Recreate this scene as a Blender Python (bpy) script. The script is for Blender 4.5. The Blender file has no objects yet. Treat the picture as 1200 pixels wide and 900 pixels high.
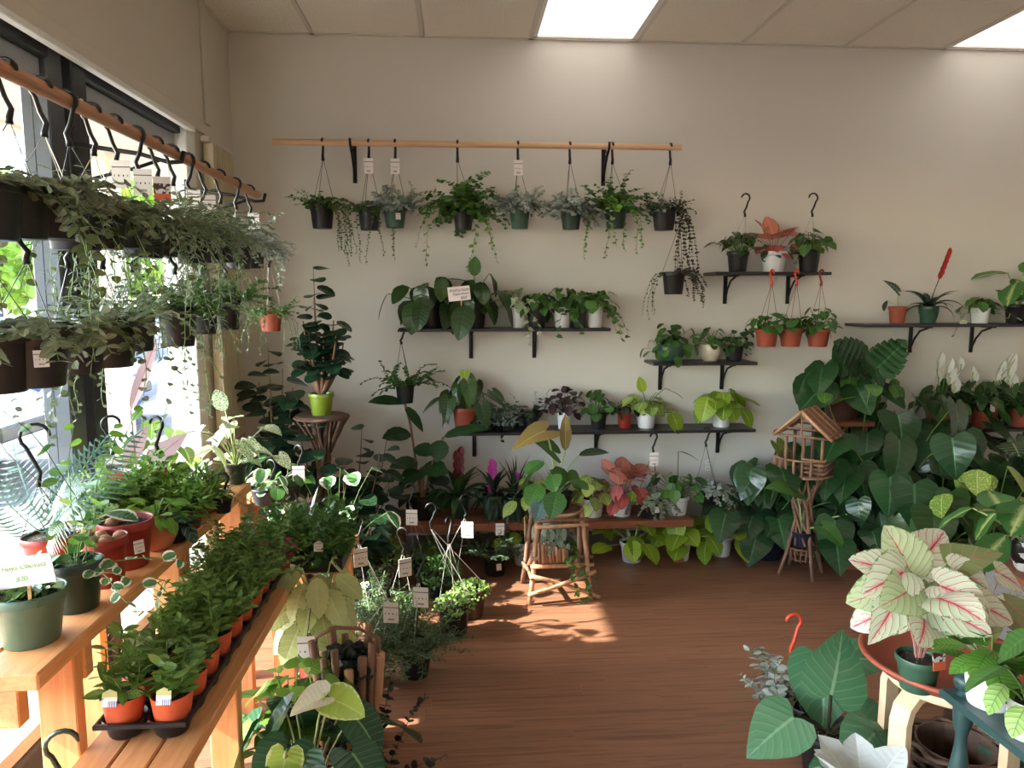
import bpy, math, random, zlib
import numpy as np
from mathutils import Vector, Matrix

SC = bpy.context.scene
COL = SC.collection
R = math.radians

# ---------------------------------------------------------------- camera
F, H, YAW, PITCH = 867.0, 1.58, R(-4.0), R(6.9)
cam_d = bpy.data.cameras.new('camera')
cam_d.sensor_width = 36.0
cam_d.lens = F / 1200 * 36.0
cam_d.clip_start = 0.05
cam_d.clip_end = 300
cam = bpy.data.objects.new('camera', cam_d)
cam.location = (0, 0, H)
cam.rotation_euler = (R(90) - PITCH, 0, YAW)
COL.objects.link(cam)
SC.camera = cam

# ---------------------------------------------------------------- world, sun, exposure
SC.view_settings.view_transform = 'Standard'
SC.view_settings.look = 'None'
SC.view_settings.gamma = 1
SC.view_settings.use_curve_mapping = False
SC.view_settings.exposure = 0.48
w = bpy.data.worlds.new('sky'); SC.world = w; w.use_nodes = True
nt = w.node_tree; nt.nodes.clear()
sky = nt.nodes.new('ShaderNodeTexSky')
sky.sky_type = 'NISHITA'; sky.sun_disc = False
sky.sun_elevation = R(35); sky.sun_rotation = R(-88)
bg = nt.nodes.new('ShaderNodeBackground'); bg.inputs[1].default_value = 2.0
wo = nt.nodes.new('ShaderNodeOutputWorld')
nt.links.new(sky.outputs[0], bg.inputs[0]); nt.links.new(bg.outputs[0], wo.inputs[0])
sd = bpy.data.lights.new('sun', 'SUN'); sd.energy = 19.0; sd.angle = R(0.55); sd.color = (1, .93, .82)
so = bpy.data.objects.new('sun', sd); COL.objects.link(so)
so.rotation_euler = Vector((math.cos(R(35)), .10, -math.sin(R(35)))).to_track_quat('-Z', 'Y').to_euler()
so.location = (-20, 0, 15)
LAMP = 1.5          # radiance of the ceiling light diffusers

# ---------------------------------------------------------------- pixel helpers (1200x900 frame)
def ray(px, py):
    x = (px - 600) / F; z = (450 - py) / F
    y2 = math.cos(PITCH) + z * math.sin(PITCH); z2 = -math.sin(PITCH) + z * math.cos(PITCH)
    c, s = math.cos(YAW), math.sin(YAW)
    return Vector((x * c - y2 * s, x * s + y2 * c, z2))
def PY(px, py, Y): r = ray(px, py); return Vector((0, 0, H)) + r * (Y / r.y)
def PX(px, py, X): r = ray(px, py); return Vector((0, 0, H)) + r * (X / r.x)
def PZ(px, py, Z): r = ray(px, py); return Vector((0, 0, H)) + r * ((Z - H) / r.z)
def ppm(p):         # pixels per metre at a point
    q = Vector(p) - Vector((0, 0, H))
    a = Vector((-math.sin(YAW) * math.cos(PITCH), math.cos(YAW) * math.cos(PITCH), -math.sin(PITCH)))
    return F / q.dot(a)
def onY(px, z, Y):  # point at column px on depth Y and height z
    a = 380.
    for _ in range(6):
        p = PY(px, a, Y); a += (p.z - z) * ppm(p)
    p = PY(px, a, Y); p.z = z
    return p

# ---------------------------------------------------------------- materials
def L(c):            # sRGB 0-255 -> linear
    return tuple(((v / 255) / 12.92 if v / 255 <= .04045 else ((v / 255 + .055) / 1.055) ** 2.4) for v in c)
class NT:
    def __init__(s, name):
        s.m = bpy.data.materials.new(name); s.m.use_nodes = True
        s.t = s.m.node_tree; s.t.nodes.clear()
        s.out = s.n('ShaderNodeOutputMaterial')
    def n(s, typ, **k):
        o = s.t.nodes.new(typ)
        for a, b in k.items(): setattr(o, a, b)
        return o
    def put(s, sock, v):
        if isinstance(v, bpy.types.NodeSocket): s.t.links.new(v, sock)
        elif v is not None:
            try: sock.default_value = v
            except Exception: sock.default_value = (*v, 1)
    def math(s, op, a, b=None, clamp=False):
        o = s.n('ShaderNodeMath', operation=op, use_clamp=clamp)
        s.put(o.inputs[0], a); s.put(o.inputs[1], b)
        return o.outputs[0]
    def mix(s, f, a, b):
        o = s.n('ShaderNodeMix', data_type='RGBA')
        s.put(o.inputs[0], f)
        for i, v in ((6, a), (7, b)):
            if isinstance(v, tuple) and len(v) == 3: v = (*v, 1)
            s.put(o.inputs[i], v)
        return o.outputs[2]
    def step(s, v, a, b):
        o = s.n('ShaderNodeMapRange', interpolation_type='SMOOTHSTEP')
        s.put(o.inputs[0], v); o.inputs[1].default_value = a; o.inputs[2].default_value = b
        return o.outputs[0]
    def noise(s, scale, vec=None, detail=2, rough=.5, dist=0):
        o = s.n('ShaderNodeTexNoise'); o.inputs['Scale'].default_value = scale
        o.inputs['Detail'].default_value = detail; o.inputs['Roughness'].default_value = rough
        o.inputs['Distortion'].default_value = dist
        if vec is not None: s.put(o.inputs['Vector'], vec)
        return o.outputs[0]
    def coord(s, which='Object'): return s.n('ShaderNodeTexCoord').outputs[which]
    def scale(s, v, sc):
        o = s.n('ShaderNodeMapping'); s.put(o.inputs[0], v); o.inputs[3].default_value = sc
        return o.outputs[0]
    def bump(s, h, st, d=.002):
        o = s.n('ShaderNodeBump'); o.inputs['Strength'].default_value = st; o.inputs['Distance'].default_value = d
        s.put(o.inputs['Height'], h); return o.outputs[0]
    def pbr(s, col, rough=.5, metal=0, normal=None, spec=None, coat=0):
        o = s.n('ShaderNodeBsdfPrincipled')
        if isinstance(col, tuple) and len(col) == 3: col = (*col, 1)
        s.put(o.inputs['Base Color'], col); s.put(o.inputs['Roughness'], rough)
        o.inputs['Metallic'].default_value = metal
        if spec is not None: o.inputs['Specular IOR Level'].default_value = spec
        if coat: o.inputs['Coat Weight'].default_value = coat
        if normal is not None: s.put(o.inputs['Normal'], normal)
        return o.outputs[0]
    def end(s, sh): s.t.links.new(sh, s.out.inputs[0]); return s.m
    def rnd(s):
        a = s.n('ShaderNodeObjectInfo').outputs['Random']
        b = s.n('ShaderNodeNewGeometry').outputs['Random Per Island']
        return s.math('FRACT', s.math('ADD', a, b))

def plain(name, c, rough=.5, metal=0, bump=0, bs=60, var=.12, spec=None, coat=0):
    t = NT(name); c = L(c)
    f = t.noise(bs, t.coord(), 3)
    col = t.mix(f, tuple(v * (1 - var) for v in c), tuple(min(1, v * (1 + var)) for v in c))
    return t.end(t.pbr(col, rough, metal, t.bump(f, bump) if bump else None, spec, coat))

def wood(name, c1, c2, axis='X', rough=.5, ring=9, grain=70, objvar=0.0, bump=.15):
    t = NT(name); v = t.coord()
    sc = {'X': (1, ring, ring), 'Y': (ring, 1, ring), 'Z': (ring, ring, 1)}[axis]
    g2 = {'X': (4, grain, grain), 'Y': (grain, 4, grain), 'Z': (grain, grain, 4)}[axis]
    oi = t.n('ShaderNodeObjectInfo')
    ad = t.n('ShaderNodeVectorMath', operation='ADD'); t.put(ad.inputs[0], v)
    cx = t.n('ShaderNodeCombineXYZ')
    for i in range(3): t.put(cx.inputs[i], t.math('MULTIPLY', oi.outputs['Random'], 37.0 + 11 * i))
    t.put(ad.inputs[1], cx.outputs[0])
    v = ad.outputs[0]
    a = t.noise(1.0, t.scale(v, sc), 3, .55, 1.2)
    wv = t.math('FRACT', t.math('MULTIPLY', a, 6.0))
    wv = t.math('ABSOLUTE', t.math('SUBTRACT', wv, .5))
    b = t.noise(1.0, t.scale(v, g2), 3, .6)
    f = t.math('ADD', t.math('MULTIPLY', wv, .75), t.math('MULTIPLY', b, .75), True)
    col = t.mix(f, L(c1), L(c2))
    if objvar:
        k = t.math('ADD', t.math('MULTIPLY', oi.outputs['Random'], objvar), 1 - objvar / 2)
        h = t.n('ShaderNodeHueSaturation'); t.put(h.inputs['Value'], k); t.put(h.inputs['Color'], col); col = h.outputs[0]
    return t.end(t.pbr(col, rough, 0, t.bump(b, bump, .001)))

def leafmat(name, base, base2=None, mid=None, vein=None, vn=8., vk=.5, vw=.25, va=.8, margin=None, mw=.8, spot=None, ss=14, st=.55,
            centre=None, cw=.45, rough=.38, trans=.22, var=.25, midw=.07, coat=0):
    t = NT(name)
    b = L(base); b2 = L(base2) if base2 else tuple(v * (1 - var) for v in b)
    r = t.rnd()
    uv = t.coord('UV'); sp = t.n('ShaderNodeSeparateXYZ'); t.put(sp.inputs[0], uv)
    a = t.math('ABSOLUTE', t.math('SUBTRACT', t.math('MULTIPLY', sp.outputs[0], 2.0), 1.0)); v = sp.outputs[1]
    col = t.mix(r, b, b2)
    nz = t.noise(ss, t.coord('Object'), 3, .6)
    if centre: col = t.mix(t.step(t.math('ADD', a, t.math('MULTIPLY', nz, .5)), cw + .45, cw), col, L(centre))
    if spot: col = t.mix(t.step(nz, st, st + .07), col, L(spot))
    if margin: col = t.mix(t.step(t.math('ADD', a, t.math('MULTIPLY', t.math('SUBTRACT', nz, .5), .7)), mw, mw + .1), col, L(margin))
    ph = t.math('SINE', t.math('MULTIPLY', t.math('SUBTRACT', v, t.math('MULTIPLY', a, vk / vn * 2)), vn * 6.283))
    if vein:
        m = t.math('MULTIPLY', t.step(ph, 1 - vw, 1.0), va)
        col = t.mix(m, col, L(vein))
    if mid is None: mid = tuple(min(255, q * 1.25 + 14) for q in base)
    col = t.mix(t.math('MULTIPLY', t.step(a, midw, midw * .4), .9), col, L(mid))
    nrm = t.bump(ph, .25, .0015)
    p = t.pbr(col, rough, 0, nrm, coat=coat)
    tr = t.n('ShaderNodeBsdfTranslucent'); t.put(tr.inputs[0], col)
    mx = t.n('ShaderNodeMixShader'); mx.inputs[0].default_value = trans
    t.t.links.new(p, mx.inputs[1]); t.t.links.new(tr.outputs[0], mx.inputs[2])
    return t.end(mx.outputs[0])

M = {}
def wallmat(name, c, bs=260, st=.25):
    t = NT(name); v = t.coord()
    f = t.noise(bs, v, 3, .6); g = t.noise(1.3, v, 2)
    c = L(c)
    col = t.mix(g, tuple(x * .95 for x in c), tuple(min(1, x * 1.03) for x in c))
    return t.end(t.pbr(col, .75, 0, t.bump(f, st, .0015)))
M['wall'] = wallmat('cream_wall_paint', (213, 208, 199))
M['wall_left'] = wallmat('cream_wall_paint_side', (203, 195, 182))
M['wall_rough'] = wallmat('exterior_stucco', (226, 205, 180), 90, .5)
t = NT('ceiling_tile_face'); v = t.coord()
f = t.noise(120, v, 4, .7); g = t.step(t.noise(210, v, 2), .32, .42)
M['tile'] = t.end(t.pbr(t.mix(g, L((188, 178, 162)), L((232, 224, 210))), .9, 0, t.bump(f, .8, .004)))
M['tbar'] = plain('painted_grid_bar', (206, 198, 184), .5)
t = NT('lamp_diffuser'); e = t.n('ShaderNodeEmission'); e.inputs[0].default_value = (1, .93, .84, 1); e.inputs[1].default_value = LAMP
M['lamp'] = t.end(e.outputs[0])
t = NT('laminate_plank'); v = t.coord(); oi = t.n('ShaderNodeObjectInfo').outputs['Random']
ad = t.n('ShaderNodeVectorMath', operation='ADD'); t.put(ad.inputs[0], v)
cx_ = t.n('ShaderNodeCombineXYZ'); t.put(cx_.inputs[0], t.math('MULTIPLY', oi, 91.0)); t.put(cx_.inputs[1], t.math('MULTIPLY', oi, 57.0)); t.put(ad.inputs[1], cx_.outputs[0])
v = ad.outputs[0]
fa = t.noise(1, t.scale(v, (1.6, 22, 1)), 4, .6, .8); fb = t.noise(1, t.scale(v, (7, 170, 1)), 3, .6)
fc = t.step(t.noise(1, t.scale(v, (2.5, 60, 1)), 2, .5, .6), .5, .66)
fx = t.math('ADD', t.math('MULTIPLY', fa, .7), t.math('MULTIPLY', fb, .35), True)
fx = t.math('ADD', t.math('MULTIPLY', fx, .85), .07)
col = t.mix(fx, L((108, 73, 54)), L((168, 121, 93)))
col = t.mix(t.math('MULTIPLY', fc, .5), col, L((96, 60, 42)))
hs = t.n('ShaderNodeHueSaturation'); t.put(hs.inputs['Value'], t.math('ADD', t.math('MULTIPLY', oi, .08), .96)); t.put(hs.inputs['Color'], col)
M['plank'] = t.end(t.pbr(hs.outputs[0], .38, 0, t.bump(fb, .06, .0006)))
M['pine'] = wood('pine_board', (196, 128, 76), (226, 168, 112), 'Y', .55, 11, 70, .12)
M['pineZ'] = wood('pine_post', (206, 132, 76), (232, 172, 114), 'Z', .55, 11, 70, .12)
M['rod'] = wood('pine_dowel', (205, 160, 120), (222, 184, 144), 'X', .5, 4, 40)
M['rodY'] = wood('pine_dowel_lengthwise', (160, 110, 78), (190, 140, 104), 'Y', .5, 4, 40)
M['stick'] = wood('bark_twig', (92, 64, 50), (150, 112, 88), 'Z', .75, 14, 60, .4, .5)
M['stick_dark'] = wood('dark_bark_twig', (56, 38, 30), (98, 70, 54), 'Z', .8, 14, 60, .4, .5)
M['stick_light'] = wood('peeled_twig', (150, 104, 74), (206, 160, 122), 'Z', .7, 10, 50, .3, .4)
M['birch'] = wood('birch_ply', (214, 184, 146), (230, 204, 168), 'Z', .4, 3, 40, 0, .05)
M['brownbench'] = wood('dark_bench_board', (112, 62, 40), (150, 90, 60), 'X', .5, 9, 60, .1)
M['black'] = plain('black_plastic', (26, 27, 29), .42, var=.3)
M['blackmetal'] = plain('black_iron', (22, 22, 24), .5, .3)
M['blackshelf'] = plain('black_shelf_board', (34, 34, 38), .35)
M['wire'] = plain('dark_wire', (52, 50, 50), .45)
M['wirelight'] = plain('pale_wire', (170, 165, 158), .4)
M['orangewire'] = plain('terracotta_wire', (120, 52, 36), .5)
M['green'] = plain('green_plastic', (52, 84, 66), .38)
M['greenl'] = plain('grey_green_plastic', (84, 108, 88), .42)
M['dkgreen'] = plain('dark_green_plastic', (34, 54, 44), .4)
M['lime'] = plain('lime_glazed_pot', (126, 146, 44), .35, coat=.4)
M['terra'] = plain('terracotta_plastic', (152, 74, 54), .55, bump=.1)
M['orange'] = plain('orange_plastic', (208, 92, 56), .5)
M['red'] = plain('red_brown_plastic', (142, 42, 32), .4)
M['clay'] = plain('clay', (192, 116, 76), .75, bump=.3, bs=30)
M['white'] = plain('white_plastic', (222, 222, 224), .4, var=.04)
M['cream'] = plain('cream_glaze', (206, 196, 178), .35, coat=.4)
M['navy'] = plain('navy_plastic', (24, 30, 50), .4)
M['brown'] = plain('dark_brown_plastic', (70, 46, 38), .45)
M['grey'] = plain('grey_panel', (120, 116, 114), .6)
M['redhook'] = plain('terracotta_hook', (206, 60, 36), .4)
M['tealpaint'] = plain('dark_teal_paint', (40, 66, 66), .4, bump=.15)
M['alu'] = plain('grey_frame_metal', (84, 90, 98), .45, .3)
M['greymetal'] = plain('light_grey_metal', (150, 154, 162), .45)
M['aludark'] = plain('dark_frame_metal', (46, 50, 56), .45, .3)
M['whitemetal'] = plain('white_trim_paint', (226, 226, 224), .45)
M['blind'] = plain('ivory_blind_vane', (222, 210, 184), .6)
M['concrete'] = plain('pale_pavement', (150, 143, 134), .9, bump=.3, bs=20)
M['asphalt'] = plain('grey_asphalt', (92, 90, 90), .9, bump=.3, bs=30)
M['carwhite'] = plain('white_car_paint', (214, 216, 222), .25, coat=1)
M['carblue'] = plain('blue_car_paint', (60, 84, 132), .25, coat=1)
M['carglass'] = plain('car_glass', (50, 72, 110), .08)
M['tyre'] = plain('tyre_rubber', (30, 30, 30), .8)
M['bark'] = plain('tree_bark', (90, 70, 54), .9, bump=.6)
M['stem'] = plain('green_stem', (98, 128, 62), .5)
M['stemdk'] = plain('dark_stem', (62, 56, 40), .6)
M['stempale'] = plain('pale_green_stem', (172, 188, 130), .45)
M['stempink'] = plain('pink_stem', (178, 128, 120), .45)
M['trunk'] = plain('pale_bark_stem', (128, 96, 76), .8, bump=.5, bs=40)
M['outlet'] = plain('outlet_plate', (206, 200, 190), .4)
M['stone'] = plain('tan_pebble', (176, 130, 100), .7, bump=.3, bs=40)
M['paper'] = plain('paper_card', (236, 226, 224), .7, var=.02)
M['paperpink'] = plain('pale_pink_card', (236, 214, 220), .7, var=.02)
M['wicker'] = wood('woven_strip', (58, 42, 34), (104, 80, 62), 'X', .7, 12, 40, .5, .4)
M['soil'] = None
t = NT('potting_soil'); v = t.coord(); f = t.noise(90, v, 4, .8)
M['soil'] = t.end(t.pbr(t.mix(t.step(t.noise(160, v, 2), .62, .68), t.mix(f, L((26, 18, 14)), L((66, 48, 36))), L((170, 160, 145))), .95, 0, t.bump(f, 1., .01)))
t = NT('clear_window_glass')
gl = t.n('ShaderNodeBsdfGlossy'); gl.inputs[1].default_value = .02
tp = t.n('ShaderNodeBsdfTransparent'); tp.inputs[0].default_value = (.95, .97, .97, 1)
mx = t.n('ShaderNodeMixShader'); mx.inputs[0].default_value = .05
t.t.links.new(tp.outputs[0], mx.inputs[1]); t.t.links.new(gl.outputs[0], mx.inputs[2])
M['glass'] = t.end(mx.outputs[0])
# printed price tag: white card, black rule, dots and a smudge of small print (UV = face)
def tagmat(name, base, ink, photo=False):
    t = NT(name); sp = t.n('ShaderNodeSeparateXYZ'); t.put(sp.inputs[0], t.coord('UV'))
    u, v = sp.outputs[0], sp.outputs[1]
    def band(x, c, wd): return t.math('LESS_THAN', t.math('ABSOLUTE', t.math('SUBTRACT', x, c)), wd)
    rule = band(v, .76, .018)
    du = t.math('FRACT', t.math('MULTIPLY', u, 4.0))
    dots = t.math('MULTIPLY', t.math('MULTIPLY', band(du, .5, .14), band(v, .45, .035)), band(u, .5, .38))
    pr = t.math('MULTIPLY', t.math('MULTIPLY', band(v, .17, .045), band(u, .5, .2)), t.math('GREATER_THAN', t.math('SINE', t.math('MULTIPLY', u, 130.0)), -.3))
    ms = t.math('MAXIMUM', t.math('MAXIMUM', rule, dots), pr)
    col = t.mix(ms, L(base), L(ink))
    if photo:
        c2 = t.mix(t.step(t.noise(60, t.coord('Object'), 1), .5, .56), L((60, 30, 26)), L((200, 196, 190)))
        c2 = t.mix(t.math('LESS_THAN', v, .3), c2, L((196, 90, 56)))
        col = t.mix(t.math('LESS_THAN', v, .72), L((214, 200, 194)), c2)
    return t.end(t.pbr(col, .5))
M['tag'] = tagmat('white_price_tag', (236, 228, 224), (40, 36, 38))
M['tagphoto'] = tagmat('photo_tag', (236, 228, 224), (40, 36, 38), True)
t = NT('plant_label_print'); sp = t.n('ShaderNodeSeparateXYZ'); t.put(sp.inputs[0], t.coord('UV'))
u, v = sp.outputs[0], sp.outputs[1]
col = t.mix(t.math('GREATER_THAN', v, .55), L((226, 232, 240)), L((196, 200, 130)))
bar = t.math('MULTIPLY', t.math('GREATER_THAN', t.math('SINE', t.math('MULTIPLY', u, 60.0)), 0.), t.math('MULTIPLY', t.math('LESS_THAN', v, .32), t.math('GREATER_THAN', u, .4)))
M['label'] = t.end(t.pbr(t.mix(bar, col, L((60, 90, 160))), .5))
t = NT('zebra_glaze'); wv = t.n('ShaderNodeTexWave'); wv.inputs['Scale'].default_value = 14; wv.inputs['Distortion'].default_value = 5
t.put(wv.inputs['Vector'], t.scale(t.coord(), (.4, .4, 2.2)))
M['zebra'] = t.end(t.pbr(t.mix(t.step(wv.outputs[1], .45, .5), L((20, 22, 24)), L((226, 226, 222))), .3))

G = {}
def g(k, *a, **kw): G[k] = leafmat(k, *a, **kw)
g('deep_green_leaf', (28, 58, 34), (44, 82, 40))
g('philodendron_leaf', (34, 60, 28), (58, 90, 38), vein=(70, 110, 60), va=.4, vn=7, vw=.12, rough=.3, coat=.2)
g('monstera_leaf', (30, 62, 34), (44, 82, 42), vein=(52, 104, 62), va=.5, vn=6, vw=.1, rough=.28, coat=.25, mid=(70, 120, 76))
g('golden_leaf', (150, 176, 46), (104, 142, 40), mid=(196, 206, 100), vein=(180, 200, 90), va=.3, vn=7, vw=.15, trans=.3)
g('golden_variegated_leaf', (104, 142, 52), (150, 170, 80), spot=(206, 208, 136), ss=22, st=.55, mid=(190, 200, 120))
g('green_leaf', (52, 92, 40), (74, 118, 50))
g('fresh_green_leaf', (92, 140, 50), (128, 170, 70), trans=.32)
g('pale_green_leaf', (150, 182, 104), (116, 156, 76), trans=.3)
g('pothos_leaf', (50, 96, 38), (80, 124, 48), spot=(150, 170, 84), ss=26, st=.6, mid=(110, 150, 80))
g('marble_leaf', (92, 132, 72), (120, 156, 90), spot=(228, 232, 206), ss=18, st=.47, mid=(200, 214, 170), trans=.3)
g('white_edge_leaf', (60, 104, 60), (84, 128, 76), margin=(222, 228, 206), mw=.6)
g('silver_leaf', (178, 186, 178), (136, 150, 140), mid=(190, 200, 194), rough=.5)
g('silver_green_leaf', (116, 130, 108), (146, 160, 138), rough=.5)
g('grey_green_leaf', (124, 132, 106), (90, 104, 78), rough=.5)
g('olive_leaf', (74, 86, 44), (100, 110, 66))
g('dark_purple_leaf', (44, 28, 36), (66, 42, 46), rough=.35)
g('dark_leaf', (24, 40, 30), (40, 54, 42), rough=.35)
g('round_dark_leaf', (26, 52, 34), (40, 70, 44), rough=.3, coat=.3)
g('fittonia_leaf', (40, 66, 50), (60, 84, 66), vein=(196, 208, 196), vn=5, vw=.35, va=.9, mid=(206, 214, 204))
g('watermelon_leaf', (28, 66, 44), (40, 80, 52), vein=(150, 178, 150), vn=3, vw=.4, va=.5)
g('pink_caladium_leaf', (226, 226, 206), (206, 220, 190), centre=(226, 138, 150), cw=.12, vein=(196, 60, 84), vn=5, vk=1.2, vw=.1, va=.8, mid=(190, 40, 66), margin=(110, 150, 96), mw=.93, trans=.3, midw=.06)
g('white_caladium_leaf', (206, 216, 176), (180, 200, 150), vein=(120, 160, 96), vn=6, vk=1.1, vw=.12, mid=(214, 90, 110), margin=(120, 160, 90), mw=.92, trans=.3, midw=.05)
g('olive_caladium_leaf', (150, 156, 106), (120, 136, 84), vein=(196, 120, 120), vn=5, vw=.15, va=.5, mid=(190, 110, 110), trans=.3)
g('yellow_dumbcane_leaf', (200, 206, 150), (168, 184, 112), margin=(96, 136, 70), mw=.93, vein=(206, 212, 160), va=.4, mid=(212, 216, 160), trans=.3)
g('dumbcane_leaf', (60, 110, 52), (74, 124, 58), centre=(186, 200, 130), cw=.15, mid=(190, 200, 130))
g('zebra_leaf', (30, 56, 34), (38, 66, 38), vein=(176, 196, 150), vn=8, vw=.3, va=.9, mid=(190, 204, 160))
g('aglaonema_pink_leaf', (196, 112, 100), (214, 140, 118), vein=(222, 170, 150), va=.5, mid=(230, 170, 150), margin=(70, 96, 60), mw=.88)
g('aglaonema_red_leaf', (168, 70, 72), (190, 96, 86), mid=(206, 120, 120), margin=(80, 70, 50), mw=.9)
g('alocasia_leaf', (66, 112, 76), (82, 128, 92), vein=(122, 160, 124), vn=7, vk=1.0, vw=.2, va=.3, mid=(122, 158, 122), rough=.28, coat=.3, trans=.12)
g('alocasia_dark_leaf', (22, 44, 34), (30, 54, 40), vein=(190, 206, 180), vn=5, vw=.1, va=.8, mid=(200, 210, 190), rough=.3)
g('bronze_leaf', (120, 104, 52), (142, 120, 66), mid=(180, 170, 90), trans=.3)
g('bluish_leaf', (92, 128, 126), (110, 146, 140), vein=(150, 176, 168), va=.4, rough=.3, coat=.4)
g('anthurium_leaf', (30, 66, 44), (42, 84, 50), vein=(80, 124, 84), va=.5, mid=(110, 150, 96), rough=.3, coat=.2)
g('spathe_white', (236, 234, 214), (224, 226, 196), mid=(226, 226, 196), rough=.3, trans=.3)
g('spathe_lime', (170, 196, 84), (150, 182, 66), mid=(200, 214, 120), rough=.3, coat=.4, margin=(210, 220, 150), mw=.85)
g('lily_white', (232, 232, 228), (220, 222, 214), mid=(220, 226, 204), trans=.3)
g('red_bract', (206, 46, 34), (180, 36, 30), mid=(226, 80, 50))
g('dark_red_bract', (96, 36, 40), (120, 46, 44))
g('pink_bract', (206, 70, 160), (186, 60, 150), mid=(220, 110, 180), trans=.3)
g('pink_red_leaf', (150, 50, 74), (110, 36, 56), vein=(214, 130, 150), va=.6)
g('pink_long_leaf', (222, 190, 194), (204, 168, 172), mid=(170, 110, 126), trans=.4)
g('strap_green_leaf', (44, 76, 40), (60, 92, 46), rough=.35)
g('strap_dark_leaf', (26, 46, 34), (38, 60, 40), rough=.35)
g('angelwing_leaf', (206, 212, 208), (188, 196, 192), mid=(222, 226, 222), rough=.7, trans=.12)
g('nerve_green_leaf', (84, 130, 48), (104, 150, 60), vein=(36, 74, 30), vn=9, vk=.7, vw=.2, va=.8, mid=(60, 104, 44), trans=.28)
g('pale_nerve_leaf', (160, 190, 110), (140, 176, 96), vein=(60, 100, 50), vn=6, vw=.15, va=.8, mid=(90, 130, 70), trans=.3)
g('cycad_leaf', (48, 88, 72), (70, 108, 92), rough=.35)
g('tree_leaf', (120, 156, 50), (170, 190, 70), trans=.35)
g('rosemary_leaf', (58, 82, 56), (88, 110, 80), rough=.5)
g('fine_green_leaf', (54, 96, 36), (84, 128, 48), trans=.28)
g('seedling_leaf', (84, 124, 52), (116, 150, 74), trans=.28)
g('succulent_leaf', (110, 144, 60), (74, 112, 52), mid=(90, 126, 60), trans=.1)

# ---------------------------------------------------------------- mesh helpers
def mesh_np(name, V, FL, uv=None, mat=None, smooth=True):
    """V (n,3) array, FL list of index tuples (or 2D arrays), uv per vertex"""
    me = bpy.data.meshes.new(name)
    arrs = [np.asarray(a, dtype=np.int32) for a in FL if len(a)]
    loops = np.concatenate([a.ravel() for a in arrs])
    tot = np.concatenate([np.full(len(a), a.shape[1], np.int32) for a in arrs])
    st = np.zeros(len(tot), np.int32); st[1:] = np.cumsum(tot)[:-1]
    me.vertices.add(len(V)); me.vertices.foreach_set('co', np.asarray(V, dtype=np.float32).ravel())
    me.loops.add(len(loops)); me.loops.foreach_set('vertex_index', loops)
    me.polygons.add(len(tot)); me.polygons.foreach_set('loop_start', st); me.polygons.foreach_set('loop_total', tot)
    me.polygons.foreach_set('use_smooth', np.full(len(tot), bool(smooth)))
    if uv is not None:
        l = me.uv_layers.new(name='UVMap')
        l.data.foreach_set('uv', np.asarray(uv, dtype=np.float32)[loops].ravel())
    if mat: me.materials.append(mat)
    me.update(calc_edges=True)
    return me
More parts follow.
